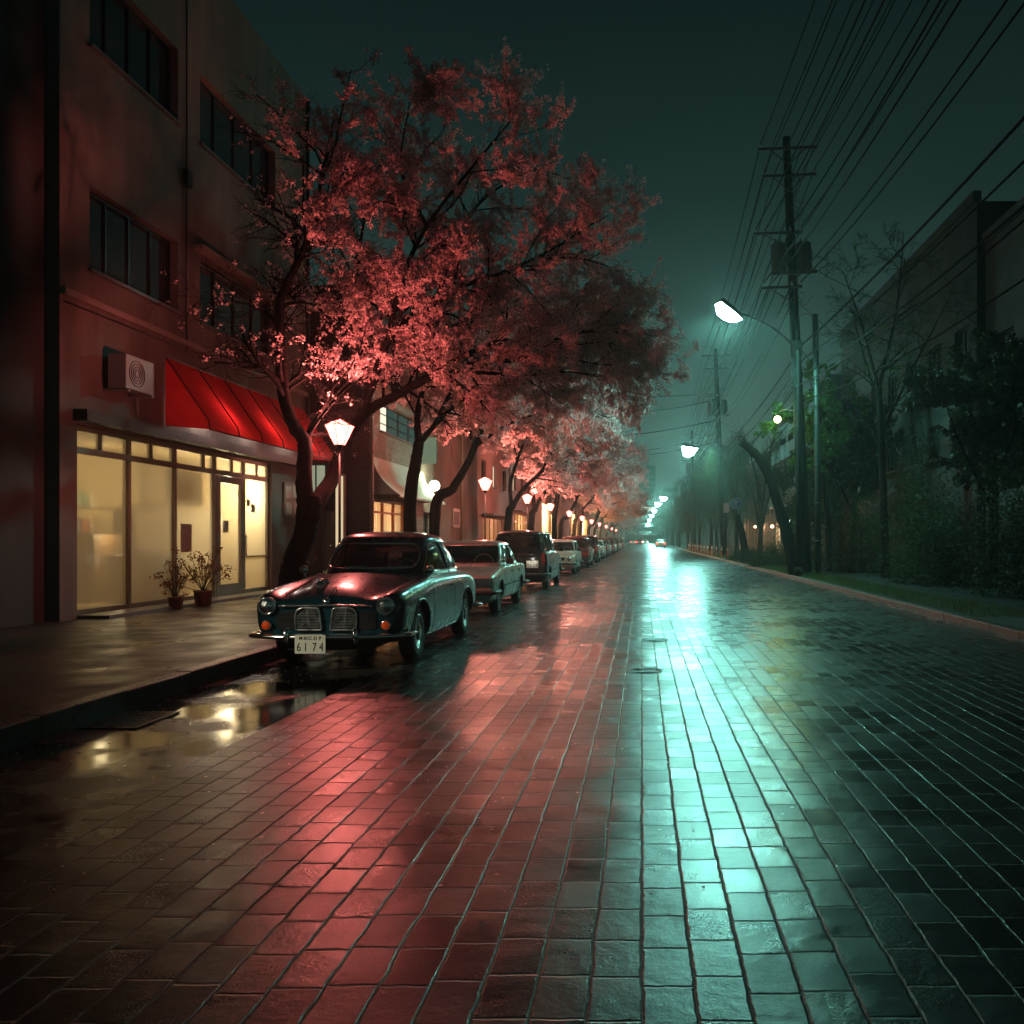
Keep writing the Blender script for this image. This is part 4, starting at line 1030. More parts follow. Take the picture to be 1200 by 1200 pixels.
    # grilles
    for sx_ in (-1, 1):
        pl = roundpoly([(sx_*.045,.435),(sx_*.325,.435),(sx_*.325,.625),(sx_*.27,.672),(sx_*.075,.668)], [.02,.02,.05,.05,.03], 5)
        yb = -.004
        cbk = MB(); cbk.prism(pl, 'y', yb+.018, yb+.03); g = cbk.build('grille', seam, root)
        fr_ = MB(); fr_.tube([(x, yb, z) for x, z in pl], .011, 6, closed=True)
        for k in range(13):
            z = .458+k*.0165; x0, x1 = sx_*(.056+(.02 if k > 10 else 0)), sx_*(.315-(.0 if k < 9 else (k-8)*.022))
            fr_.bar((x0, yb+.006, z), (x1, yb+.006, z), .012, .0055)
        for k in range(1, 2): fr_.bar((sx_*(.045+.14*k), yb+.012, .45), (sx_*(.055+.155*k), yb+.012, .66), .006, .008)
        og = MB(); og.prism(roundpoly([(sx_*.345,.44),(sx_*.535,.44),(sx_*.525,.62),(sx_*.345,.635)], [.015,.05,.05,.015], 4), 'y', .012, .022); ob = og.build('side_grille', seam, root)
        og = MB()
        for k in range(8): og.bar((sx_*.35, .009, .462+k*.0225), (sx_*.52, .009, .462+k*.0225), .008, .006)
        og.build('grille_bars', mat('dark_bars', (.06,.06,.062), .35, .8), ob)
        fr_.build('grille_bars', mat('aluminium_bars', (.5,.5,.49), .3, .9), g)
    # front panel lip, badge, bonnet edge
    b = MB(); b.tube([(x, -.012-.0*abs(x), .70-.02*abs(x)) for x in np.linspace(-.50, .50, 15)], .012, 8); b.build('bonnet_lip_trim', CHROME, root)
    b = MB(); b.lathe([(0,-.03),(.03,-.025),(.042,-.005),(.045,.01)], 20, (0, .0, .735), 'y')
    b.tube([(0,.02,.765),(0,.10,.80),(0,.22,.855),(0,.34,.88)], [.004,.012,.010,.003], 8); b.build('badge', CHROME, root)
    b = MB(); zt = c.topz(-.20,.42)
    b.tube([(-.20,.30,zt-.03),(-.20,.34,zt+.025),(-.20,.44,zt+.055),(-.20,.58,zt+.05),(-.20,.72,zt+.0)], [.012,.032,.034,.02,.008], 12); b.build('bonnet_reflection_blob', CHROME, root)  # chrome shape added in place of the reflection on the bonnet's bulge
    # lamps
    for sx_ in (-1, 1):
        headlamp(root, sx_*.63, .018, .69, .082)
        b = MB(); b.lathe([(.054,.03),(.056,-.012),(.047,-.02)], 24, (0,0,0), 'y'); o = b.build('turn_signal', CHROME, root); o.location = (sx_*.635, .012, .485)
        b = MB(); b.lathe([(.046,-.016),(.042,-.034),(.025,-.046),(0,-.05)], 24, (0,0,0), 'y'); b.build('lens', amber(), o)
    plate(root, -.10, -.175, .305, '6174', 'M ECC 21 P')
    # wipers, aerial, door mirror
    b = MB()
    for x0 in (-.42, .08):
        y0 = c.gfront(x0, 1.0)-.03; b.tube([(x0, y0-.03, 1.0), (x0+.16, c.gfront(x0+.16, 1.06)-.02, 1.055), (x0+.40, c.gfront(x0+.40,1.075)-.014, 1.07)], .005, 5)
    b.build('wiper', CHROME, root)
    for sd in (1, -1):
        b = MB(); x = c.sidex(1.33,.90,0,sd); b.tube([(x-.03*sd,1.33,.93),(x-.0*sd,1.34,1.0)], .008, 6)
        b.lathe([(0,-.05),(.035,-.045),(.052,-.02),(.055,.0),(.0,.002)], 16, (x, 1.36, 1.03), 'y'); b.build('door_mirror', CHROME, root)
    # tail lamps
    for sd in (1, -1):
        b = MB(); b.tube([(sd*.66,4.20,.72),(sd*.665,4.32,.64),(sd*.64,4.375,.55)], [.02,.035,.025], 10); b.build('tail_light', tailred(), root)
    MB().box(-.45,.45,.10,4.2,.21,.30).build('underbody', seam, root)
    root.scale = (1,1,1)
    return root, c
def amber():
    if 'amber' in MAT: return MAT['amber']
    g = NG('amber'); o = g.obj(); v = g.n('TexVoronoi'); v.inputs['Scale'].default_value = 60; g.l(o, v.inputs[0])
    g.pbr((.85,.10,.012), .18, 0, .6, g.bump(v.outputs[0], .8, .004), 0, (1,.10,.012), .12); MAT['amber'] = g.m; return g.m
def tailred():
    return mat('tail_red', (.35,.01,.01), .2, 0, .2)

CAR0 = (-3.36, 9.08)
vroot, vcar = vintage(); vroot.location = (CAR0[0], CAR0[1], 0)

# ---- boxy cars of the eighties
def boxy(L, W, zbon0, zbon1, ycowl, belt, yrear, zboot0, zboot1, hatch=False, nose=.03):
    def s_(y, ww, zt, zb=.24, crown=.02):
        h = W/2*ww
        return (y, zb, h*.72, h*.92, h*.985, h, .38, .55, (h*.985, zt-.075), (h*.955, zt-.022), (h*.80, zt), (h*.42, zt+crown*.6), zt+crown)
    S = [s_(0.0,.93,zbon0-.04,.30,.0), s_(nose+.03,.97,zbon0,.26), s_(.35,.99,zbon0+(zbon1-zbon0)*.35,.22), s_(ycowl*.6,1,zbon0+(zbon1-zbon0)*.7,.20), s_(ycowl,1,zbon1,.20), s_(ycowl+.4,1,belt,.20,.005),
         s_((ycowl+yrear)/2,1,belt,.20,.005), s_(yrear-.3,1,belt+.01,.20,.005)]
    if hatch: S += [s_(yrear+.02,1,belt,.22,.01), s_(L-.10,.985,belt-.02,.24,.01), s_(L-.03,.965,belt-.05,.28,.0), s_(L,.93,belt-.10,.32,.0)]
    else: S += [s_(yrear+.05,1,zboot0,.22), s_(L-.35,.99,(zboot0+zboot1)/2+.01,.24), s_(L-.06,.97,zboot1,.28), s_(L,.93,zboot1-.06,.32,.0)]
    return S
def boxcar(name, label, color, L=4.35, W=1.64, zt=1.38, hatch=False, lamps='rect', facing=0, plate_no='4027', metal=.4, bon=(.74,.88), group='cars parked along the left kerb', rim=rim_modern, tall=0, twotone=None, cat='car'):
    yc = 1.22 if not hatch else 1.05; yr = L-.85 if not hatch else L-.12; belt = .90+tall*.5
    bz0, bz1 = bon[0]+tall*.4, bon[1]+tall*.5
    S = boxy(L, W, bz0, bz1, yc, belt, yr, .90+tall*.5, .84, hatch)
    pa = paint(name+'_paint', color, metal, .28)
    z0 = belt-.0; z1 = zt-.10; wb, wr = W/2*.93, W/2*.79
    yfr = yc+.55 if not hatch else yc+.48; yrr = yr-.42 if not hatch else yr-.30
    G = dict(z0=z0, z1=z1, zt=zt, yf=(yc-.05, yfr), yr=(yr+.08, yrr), w=(wb, wr), n=7, bow=.02)
    hb, ht = wb-.09, wr-.055
    fr = roundpoly([(-hb,z0+.05),(hb,z0+.05),(ht,z1-.02),(-ht,z1-.02)], .05, 4)
    bk = roundpoly([(-hb+.04,z0+.07),(hb-.04,z0+.07),(ht-.03,z1-.03),(-ht+.03,z1-.03)], .05, 4)
    yf0 = yc+.16; ym = (yc+yr)/2-.02+(.05 if hatch else 0)
    wins = [roundpoly([(yf0+.02,z0+.05),(ym-.035,z0+.05),(ym-.045,z1-.01),(yfr+.12,z1-.01)], [.02,.02,.02,.03], 3)]
    if not hatch: wins.append(roundpoly([(ym+.035,z0+.05),(yr-.25,z0+.05),(yrr-.08,z1-.01),(ym+.025,z1-.01)], [.02,.03,.04,.02], 3))
    else:
        y2 = ym+.85
        wins.append(roundpoly([(ym+.035,z0+.05),(y2-.03,z0+.05),(y2-.04,z1-.01),(ym+.025,z1-.01)], .02, 3))
        wins.append(roundpoly([(y2+.03,z0+.05),(yr-.12,z0+.05),(yrr-.06,z1-.01),(y2+.02,z1-.01)], [.02,.03,.04,.02], 3))
    P = dict(L=L, secs=S, paint=pa, wr=.30+tall*.06, yw=(.80, L-.85 if not hatch else L-.78), arch=.345+tall*.06, zsill=.24, tw=.16, rim=rim, step=3, gh=G,
             windows=dict(front=[fr], back=[bk], side=wins), trimr=.010, trimmat=mat('black_window_rubber', (.015,.015,.015), .5))
    root = empty(name, (0,0,0), 0, label, cat, group); c = Car(P); c.assemble(root)
    arch_lips(c, .011, pa, root)
    seam = mat('panel_gap', (.004,.004,.004), .8); b = MB()
    for sd in (1, -1):
        for y in (yc+.10, ym, (yr-.32 if not hatch else ym+.85)):
            strip(c, [(y,.27),(y,.6),(y,belt-.03)], sd, .0045, b, -.001)
        strip(c, [(yc-.6 if 0 else 1.17,.52),(L-1.25,.52)], sd, .013, b, .003, 4)
    b.build('door_seam', seam, root)
    for sd in (1, -1):
        for y in ((ym-.2), (ym+.72)):
            x = c.sidex(y,.76,0,sd); MB().box(x-.01*sd, x+.018*sd, y, y+.15, .745, .775).build('door_handle', BLACKM, root)
        x = c.sidex(yc+.2,.85,0,sd); b = MB(); b.prism(roundpoly([(yc+.12, belt+.02),(yc+.22, belt+.02),(yc+.24, belt+.12),(yc+.15, belt+.13)], .02, 3), 'x', x+.02*sd, x+.15*sd); b.build('door_mirror', BLACKM if lamps != 'chrome' else CHROME, root)
    def bump_(back):
        y = L if back else 0; sg = 1 if back else -1
        pts = [(-W/2*.99, y-sg*.5), (-W/2*1.0, y-sg*.12), (-W/2*.93, y+sg*.06), (0, y+sg*.10), (W/2*.93, y+sg*.06), (W/2*1.0, y-sg*.12), (W/2*.99, y-sg*.5)]
        b = MB(); b.tube(cr1([(a, q, .44) for a, q in pts], 4), .075, 8, flat=.5); return b.build('bumper', CHROME if lamps == 'chrome' else mat('grey_bumper', (.05,.05,.05), .5), root)
    bump_(False); bump_(True)
    zf = bz0-.11
    b = MB(); b.box(-W/2*.46, W/2*.46, -.012, .02, zf-.07, zf+.06); g = b.build('grille', seam, root)
    b = MB()
    for k in range(6): b.box(-W/2*.455, W/2*.455, -.018, -.0125, zf-.062+k*.022, zf-.054+k*.022)
    b.build('grille_bars', CHROME, g)
    for sx_ in (-1, 1):
        if lamps == 'round': headlamp(root, sx_*W/2*.70, -.0, zf, .075)
        else:
            b = MB(); x0, x1 = sx_*W/2*.50, sx_*W/2*.90; b.box(x0, x1, -.03, .06, zf-.075, zf+.065); o = b.build('headlight', CHROME, root, bevel=.008)
            MB().box(x0+sx_*.012, x1-sx_*.012, -.036, -.0305, zf-.063, zf+.053).build('lens', mat('lamp_reflector', (.75,.78,.76), .12, 1.0, bump=1.0, bscale=45), o)
        zt_ = .74 if not hatch else 1.02; x0, x1 = sx_*W/2*(.58 if not hatch else .83), sx_*W/2*.94
        MB().box(x0, x1, L-.06, L+.022, zt_-(.13 if not hatch else .30), zt_+.02).build('tail_light', tailred(), root, bevel=.006)
    plate(root, 0, -.115, .40, plate_no, 'M 55'); plate(root, -.44 if tall > .2 else 0, L+.05, .72, plate_no, 'M 55', back=True)
    b = MB()
    for x0 in (-.5, .0):
        b.tube([(x0, c.gfront(x0,z0+.03)-.02, z0+.03), (x0+.25, c.gfront(x0+.25,z0+.07)-.012, z0+.075), (x0+.5, c.gfront(x0+.5,z0+.08)-.012, z0+.09)], .005, 5)
    b.build('wiper', BLACKM, root)
    MB().box(-W/2*.55, W/2*.55, .1, L-.2, .21, .30).build('underbody', seam, root)
    return root
def park(root, x, yf, away=False, L=4.35):
    if away: root.location = (x, yf+L, 0); root.rotation_euler = (0,0,PI)
    else: root.location = (x, yf, 0)
sedan = boxcar('parked_sedan', 'pale silver green boxy sedan with rectangular headlights, directly behind the dark vintage car', (.60,.70,.60), 4.30, 1.63, 1.39)
park(sedan, -3.47, 15.35)
wag = boxcar('parked_hatchback', 'tall black five door hatchback seen from behind with a pale number plate', (.018,.012,.014), 4.55, 1.66, 1.66, True, plate_no='3218', tall=.22, metal=.2)
park(wag, -3.42, 23.3, True, 4.55)
MB().box(-.56,-.32,4.53,4.64,.86,.89).build('plate_lamp', BLACKM, wag)
point_light('plate_bulb', (-.44,4.74,.87), (1,.95,.85), 1.6, wag, .02)
comp = boxcar('parked_compact', 'small pale compact car with chromed round headlights parked past the black hatchback', (.55,.50,.42), 3.75, 1.55, 1.40, True, 'round', plate_no='8105')
park(comp, -3.40, 33.6)
mar = boxcar('parked_saloon', 'maroon saloon seen from behind, standing just past the pale compact', (.12,.012,.016), 4.4, 1.68, 1.55, False, plate_no='7740', tall=.12)
park(mar, -3.42, 42.0, True, 4.4)
row = [(wag, 50.3, 4.55, True, 'black hatchback parked past the maroon saloon, seen from behind'),
       (sedan, 58.4, 4.30, False, 'silver sedan parked beyond the second black hatchback, facing us'),
       (mar, 65.0, 4.4, True, 'dark red saloon parked next after the farther silver sedan'),
       (comp, 71.5, 3.75, False, 'second pale compact, parked between two dark red saloons'),
       (mar, 78.5, 4.4, True, 'second of the two far dark red saloons along the kerb'),
       (sedan, 86.0, 4.3, False, 'third silver sedan in the left row, by the golden lit shop'),
       (wag, 94.0, 4.55, True, 'third black hatchback along the left kerb, far down the row'),
       (sedan, 103.0, 4.3, False, 'silver sedan parked fourth of its kind far along the left kerb'),
       (comp, 112.0, 3.75, False, 'farthest pale compact at the left kerb'),
       (mar, 122.0, 4.4, True, 'farthest dark red saloon at the left kerb')]
for src, y, L_, aw, lb in row:
    c_ = copy_tree(src, label=lb); park(c_, -3.42, y, aw, L_)
# cars out on the road with their lamps
def moving(src, x, y, L_, away, lb, red=True):
    c_ = copy_tree(src, label=lb); c_['group'] = 'cars with lit lamps far down the road'; park(c_, x, y, away, L_)
    for s_ in (-1, 1):
        o = MB().lathe([(0,0),(.10,.0),(.09,.03),(0,.04)], 10, (0,0,0), 'y').build('tail_light' if away else 'headlight', glow('tail_lamp_lit', (1,.05,.03), 14) if away else glow('head_lamp_lit', (1,.95,.85), 30), c_)
        o.location = (s_*.62, (L_+.03) if away else -.045, .72 if away else .66)
        if not away: o.rotation_euler = (0,0,PI)
moving(sedan, 3.1, 138, 4.3, True, 'pale car driving away in the right lane under the green lamps')
moving(mar, -.6, 215, 4.4, True, 'dark red car with red tail lamps far down the middle of the road')
moving(sedan, -2.3, 228, 4.3, True, 'silver car with red tail lamps beside the left kerb at the road end')
moving(comp, 1.0, 240, 3.75, False, 'pale compact coming towards us with lit headlights at the road end')
# ------------------------------------------------------------------ trees
def P3(px, py, Y): return np.array(((px-752)/1000*Y, Y, 1.4+(632-py)/1000*Y))
BARK = mat('wet_cherry_bark', (.006,.0045,.004), .9, 0, .4, 7, .9, 28, spec=.07)
def tubesN(C, Rr, n):
    """C (N,K,3) centre lines, Rr (N,K) radii -> verts, quads"""
    N, K, _ = C.shape; T = np.gradient(C, axis=1); T /= np.maximum(np.linalg.norm(T, axis=2, keepdims=True), 1e-9)
    ref = np.where(np.abs(T[:, :1, 2:3]) < .9, np.array([[[0,0,1.]]]), np.array([[[1.,0,0]]])); ref = np.broadcast_to(ref, C.shape)
    u = np.cross(T, ref); u /= np.maximum(np.linalg.norm(u, axis=2, keepdims=True), 1e-9); w_ = np.cross(T, u)
    a = np.arange(n)*2*PI/n
    V = C[:, :, None] + Rr[:, :, None, None]*(np.cos(a)[None, None, :, None]*u[:, :, None] + np.sin(a)[None, None, :, None]*w_[:, :, None])
    k = np.arange(K-1)[:, None]; j = np.arange(n)[None]; jn = (j+1) % n
    f = np.stack([k*n+j, k*n+jn, (k+1)*n+jn, (k+1)*n+j], -1).reshape(-1, 4)
    F = (f[None] + (np.arange(N)*K*n)[:, None, None]).reshape(-1, 4)
    return V.reshape(-1, 3), F
def grow(C, Rr, per, length, ang, K, rg, tmin=.25, up=.15, shrink=.55, jit=.16, maxr=.03):
    """children sprouting from polylines"""
    N, K0, _ = C.shape; t = rg.uniform(tmin, 1, (N, per)) ; i = rg.integers(0, N, 0)
    idx = np.repeat(np.arange(N), per); tt = t.ravel()*(K0-1.001); k = tt.astype(int); f = (tt-k)[:, None]
    p = C[idx, k]*(1-f)+C[idx, k+1]*f; d = C[idx, k+1]-C[idx, k]; d /= np.maximum(np.linalg.norm(d, axis=1, keepdims=True), 1e-9)
    r0 = Rr[idx, k]*(1-f[:, 0])+Rr[idx, k+1]*f[:, 0]
    q = rg.normal(size=d.shape); q -= d*np.sum(q*d, 1, keepdims=True); q /= np.linalg.norm(q, axis=1, keepdims=True)
    a = R(ang)*rg.uniform(.6, 1.4, len(idx))[:, None]; dr = d*np.cos(a)+q*np.sin(a); dr[:, 2] += up; dr /= np.linalg.norm(dr, axis=1, keepdims=True)
    L = length*rg.uniform(.55, 1.25, len(idx))*(1-.35*t.ravel()); st = L/(K-1)
    out = np.empty((len(idx), K, 3)); out[:, 0] = p
    for m in range(1, K):
        dr = dr + rg.normal(0, jit, dr.shape); dr[:, 2] -= .03; dr /= np.linalg.norm(dr, axis=1, keepdims=True); out[:, m] = out[:, m-1]+dr*st[:, None]
    rr0 = np.minimum(r0*shrink, maxr); rad = rr0[:, None]*np.linspace(1, .35, K)[None]
    return out, rad
def quads(P_, size, rg, flat=0., asp=1.):
    n = len(P_); a = rg.normal(size=(n,3)); a[:, 2] += flat*2; a /= np.linalg.norm(a, axis=1, keepdims=True)
    b = rg.normal(size=(n,3)); u = np.cross(a, b); u /= np.linalg.norm(u, axis=1, keepdims=True); v = np.cross(a, u)
    s = (size*rg.uniform(.6, 1.3, n))[:, None]/2
    V = np.stack([P_-u*s, P_+v*s*asp, P_+u*s, P_-v*s*asp], 1).reshape(-1, 3)
    return V, np.arange(n*4).reshape(-1, 4)
def along(C, n, rg, tmin=.1):
    N, K, _ = C.shape; idx = rg.integers(0, N, n); tt = rg.uniform(tmin, 1, n)*(K-1.001); k = tt.astype(int); f = (tt-k)[:, None]
    return C[idx, k]*(1-f)+C[idx, k+1]*f
def make_tree(name, limbs, base, label, cat, group, n1=7, l1=1.7, n2=9, l2=.75, n3=4, l3=.3, ncl=14000, per=6, fsize=.036, crad=.05, fmat=None, bmat=None, seed=1, leafname='blossom', dens=None, up=.15, twr=.0028):
    rg = np.random.default_rng(seed); base = np.array(base, float)
    root = empty(name, tuple(base), 0, label, cat, group)
    tb = MB(); L0 = []; R0 = []
    for pts, r0, r1, spro in limbs:
        P_ = cr1(np.array(pts)-base, 6); m = len(P_)
        wig = rg.normal(0, r0*.035, P_.shape); wig[0] = 0; wig[-1] = 0
        P_ = P_+wig; rad = np.linspace(r0, r1, m)*(1+rg.normal(0, .025, m))
        tb.tube(P_, rad, 10 if r0 > .05 else 6)
        if spro:
            tot = np.sum(np.linalg.norm(np.diff(P_, axis=0), axis=1)); q_ = max(1, int(round(tot/1.3)))
            for s_ in range(q_):
                st_ = (.32 if r0 > .07 else .06) if spro is True else spro; a_ = (m-1)*(st_+(1-st_)*s_/q_); ii = np.linspace(a_, (m-1)*(st_+(1-st_)*(s_+1)/q_), 10); k = np.minimum(ii.astype(int), m-2); f = (ii-k)[:, None]
                L0.append(P_[k]*(1-f)+P_[k+1]*f); R0.append(np.interp(ii, np.arange(m), rad))
    tb.build('trunk', bmat or BARK, root)
    C0 = np.array(L0); RR0 = np.array(R0)
    C1, R1 = grow(C0, RR0, n1, l1, 52, 6, rg, .02, up, .6, .14, .035)
    C2, R2 = grow(C1, R1, n2, l2, 48, 5, rg, .15, up*.6, .6, .16, .014)
    C3, R3 = grow(C2, R2, n3, l3, 45, 3, rg, .2, .1, .6, .12, twr*1.6)
    R2 = np.maximum(R2, twr*1.2); R3 = np.maximum(R3, twr)
    Vs = []; Fs = []; off = 0
    for C_, R_, n in ((C1, R1, 5), (C2, R2, 3), (C3, R3, 3)):
        V, F = tubesN(C_, R_, n); Vs.append(V); Fs.append(F+off); off += len(V)
    link('branches', fastmesh('branches', np.concatenate(Vs), np.concatenate(Fs), bmat or BARK, True), root)
    c = np.concatenate([along(C2, ncl//2, rg), along(C3, ncl-ncl//2, rg)])
    if dens is not None:
        w_ = c+base; keep = rg.uniform(0, 1, len(c)) < dens(w_); c = c[keep]
    off_ = rg.normal(size=(len(c)*per, 3)); off_ /= np.linalg.norm(off_, axis=1, keepdims=True); off_ *= crad*rg.uniform(.3, 1.1, len(c)*per)[:, None]
    q = np.repeat(c, per, 0)+off_; q[:, 2] -= .02
    V, F = quads(q, fsize, rg)
    link(leafname, fastmesh(leafname, V, F, fmat), root)
    return root
BLOS = leafmat('cherry_blossom', (.86,.55,.56), (.95,.78,.77), .6, .6)
GRP = 'blossoming cherry trees along the left pavement'
def den1(w_):
    # sparser towards the building side and the very top
    x = w_[:, 0]; z = w_[:, 2]
    low = np.where((z < 3.95) & (x < -3.1), .03, 1.0)*np.where((z < 5.0) & (x < -3.6), .6, 1.0)
    return low*np.clip((x+5.35)/.7, .05, 1)*np.clip(1.3-(z-5.2)*.10, .45, 1)
T1Y = 14.0
limbs = [
 ([(-5.38,12.9,.10), P3(340,690,12.9), P3(347,655,12.9), P3(360,618,12.9), P3(367,592,12.9), P3(366,580,12.95)], .22, .10, False),
 ([P3(356,622,12.9), P3(358,592,12.9), P3(356,560,12.9), P3(357,520,13.0), P3(345,500,13.1), P3(334,470,13.1), P3(330,428,13.1), P3(327,363,13.1), P3(335,335,13.1), P3(352,300,13.1), P3(367,262,13.1), P3(378,205,13), P3(392,140,12.8)], .135, .022, .40),
 ([P3(357,520,13.1), P3(368,495,13.3), P3(382,474,13.7), P3(410,440,14.3), P3(430,400,14.8)], .055, .015, True),
 ([P3(330,395,13.1), P3(318,372,13.1), P3(300,360,13.1), P3(275,352,12.7)], .028, .008, True),
 ([P3(356,622,12.9), P3(369,592,13.1), P3(385,568,14.3), P3(399,535,15.2), P3(412,505,15.6), P3(432,481,15.7), P3(466,462,15.7), P3(500,443,15.7), P3(528,427,15.6), P3(557,411,15.9), P3(600,407,16.2), P3(650,398,16.5), P3(700,385,16.8), P3(750,380,17)], .15, .012, .42),
 ([P3(495,446,15.3), P3(523,436,15.2), P3(568,437,15.4), P3(610,440,15.8), P3(660,436,16.2), P3(705,440,16.5)], .05, .010, True),
 ([P3(557,411,15.9), P3(595,424,15.8), P3(640,411,16), P3(704,401,16.6), P3(735,410,17)], .035, .008, True),
 ([P3(420,492,15.4), P3(440,440,15.2), P3(455,398,15), P3(480,374,15.2), P3(508,357,15.4), P3(544,335,15.6), P3(600,315,15.8), P3(650,290,16), P3(712,252,16.2)], .085, .010, True),
 ([P3(630,302,15.9), P3(690,305,16.5), P3(742,325,17)], .03, .008, True),
 ([P3(640,411,16), P3(690,425,16.6), P3(745,430,17.2)], .03, .008, True),
 ([P3(480,374,15.2), P3(530,385,16.3), P3(590,365,17.2), P3(660,350,18), P3(735,340,18.5)], .045, .008, True),
 ([P3(455,398,15), P3(470,330,14.8), P3(500,265,14.6), P3(550,200,14.5), P3(600,140,14.4)], .06, .010, True),
 ([P3(544,335,15.6), P3(535,290,15.8), P3(560,240,16), P3(620,200,16.2), P3(655,205,16.4)], .04, .008, True),
 ([P3(430,478,15.5), P3(425,400,15.8), P3(420,320,16.4), P3(430,240,17), P3(455,160,17.5)], .06, .010, True),
 ([P3(425,400,15.6), P3(400,350,16.4), P3(390,300,17), P3(410,220,17.6)], .035, .008, True),
 ([P3(500,265,14.6), P3(470,200,14), P3(480,120,13.6)], .035, .008, True),
]
make_tree('cherry_tree', limbs, (-5.38, 12.9, .155), 'largest cherry tree, its forked black trunk behind the dark vintage sedan', 'tree', GRP,
          n1=5, l1=1.5, n2=12, l2=.70, n3=4, l3=.30, ncl=88000, per=6, fsize=.036, crad=.052, fmat=BLOS, seed=3, dens=den1)
def P3r(px, py, Y): return P3(px, py, Y)
t2 = make_tree('cherry_tree', [
 ([(-5.5,20.3,.10), P3(481,585,20.3), P3(487,545,20.3), P3(491,518,20.3)], .16, .12, False),
 ([P3(491,522,20.3), P3(489,490,20.3), P3(496,455,20.5), P3(510,420,21), P3(540,385,22), P3(580,360,22.5)], .09, .012, True),
 ([P3(491,520,20.3), P3(508,500,20.6), P3(530,478,21.2), P3(570,460,22), P3(620,450,22.8), P3(670,455,23.5)], .075, .010, True),
 ([P3(508,500,20.6), P3(535,450,20.4), P3(575,420,20.6), P3(625,400,21), P3(670,395,21.5)], .05, .010, True),
 ([P3(489,490,20.3), P3(470,455,20), P3(455,430,19.8)], .03, .008, True)],
 (-5.5,20.3,.155), 'cherry tree in front of the pale flared canopy, its trunk upright and forking high', 'tree', GRP,
 n1=4, l1=1.6, n2=9, l2=.8, n3=4, l3=.3, ncl=22000, per=6, fsize=.045, crad=.065, fmat=BLOS, seed=5, twr=.004)
t3 = make_tree('cherry_tree', [
 ([(-6.0,24.6,.10), P3(511,592,24.6), P3(530,573,24.6), P3(548,543,24.7), P3(563,505,24.8)], .17, .09, False),
 ([P3(563,508,24.8), P3(575,470,25), P3(600,440,25.4), P3(640,425,26), P3(680,430,26.5)], .08, .010, True),
 ([P3(555,525,24.8), P3(590,500,25.2), P3(630,485,26), P3(680,480,27), P3(715,490,27.5)], .06, .010, True),
 ([P3(563,505,24.8), P3(560,450,24), P3(580,400,23.8), P3(620,370,24)], .05, .010, True),
 ([P3(560,512,24.8), P3(540,480,25.2), P3(530,440,26)], .04, .008, True)],
 (-6.0,24.6,.155), 'cherry tree whose trunk leans far right in front of the plain brown wall', 'tree', GRP,
 n1=4, l1=1.8, n2=9, l2=.85, n3=4, l3=.32, ncl=22000, per=6, fsize=.05, crad=.07, fmat=BLOS, seed=8, twr=.0045)
t4 = make_tree('cherry_tree', [
 ([(-5.45,34,.10), P3(596,605,34), P3(601,592,34)], .17, .14, False),
 ([P3(600,595,34), P3(612,575,34.1), P3(632,555,34.5), P3(655,530,35), P3(685,510,36), P3(715,505,37)], .11, .012, True),
 ([P3(600,595,34), P3(598,568,34), P3(606,540,34.3), P3(620,505,34.5), P3(650,470,35), P3(690,460,35.5)], .09, .012, True),
 ([P3(606,540,34.3), P3(590,505,34), P3(585,470,33.6)], .05, .010, True),
 ([P3(632,555,34.5), P3(650,545,36), P3(690,535,37.5), P3(720,535,38.5)], .05, .010, True),
 ([P3(620,505,34.5), P3(640,480,33), P3(680,475,32)], .045, .010, True)],
 (-5.45,34,.155), 'cherry tree with a low forked trunk in front of the pinkish shop', 'tree', GRP,
 n1=4, l1=1.9, n2=9, l2=.9, n3=3, l3=.4, ncl=20000, per=6, fsize=.065, crad=.085, fmat=BLOS, seed=11, twr=.006)
far = [(43.5,'fourth'),(52,'fifth'),(60,'sixth'),(69,'seventh'),(79,'eighth'),(90,'ninth'),(102,'tenth'),(116,'eleventh'),(132,'twelfth'),(150,'thirteenth'),(170,'fourteenth'),(192,'fifteenth'),(216,'sixteenth')]
for i, (y, o_) in enumerate(far):
    src = (t4, t2, t3)[i % 3]
    copy_tree(src, loc=(-5.5+random.uniform(-.3,.3), y, .155), rz=random.uniform(-.35,.35), scale=random.uniform(1.0,1.14),
              label=o_+' smaller cherry tree counted down the left pavement from the one by the pale canopy')
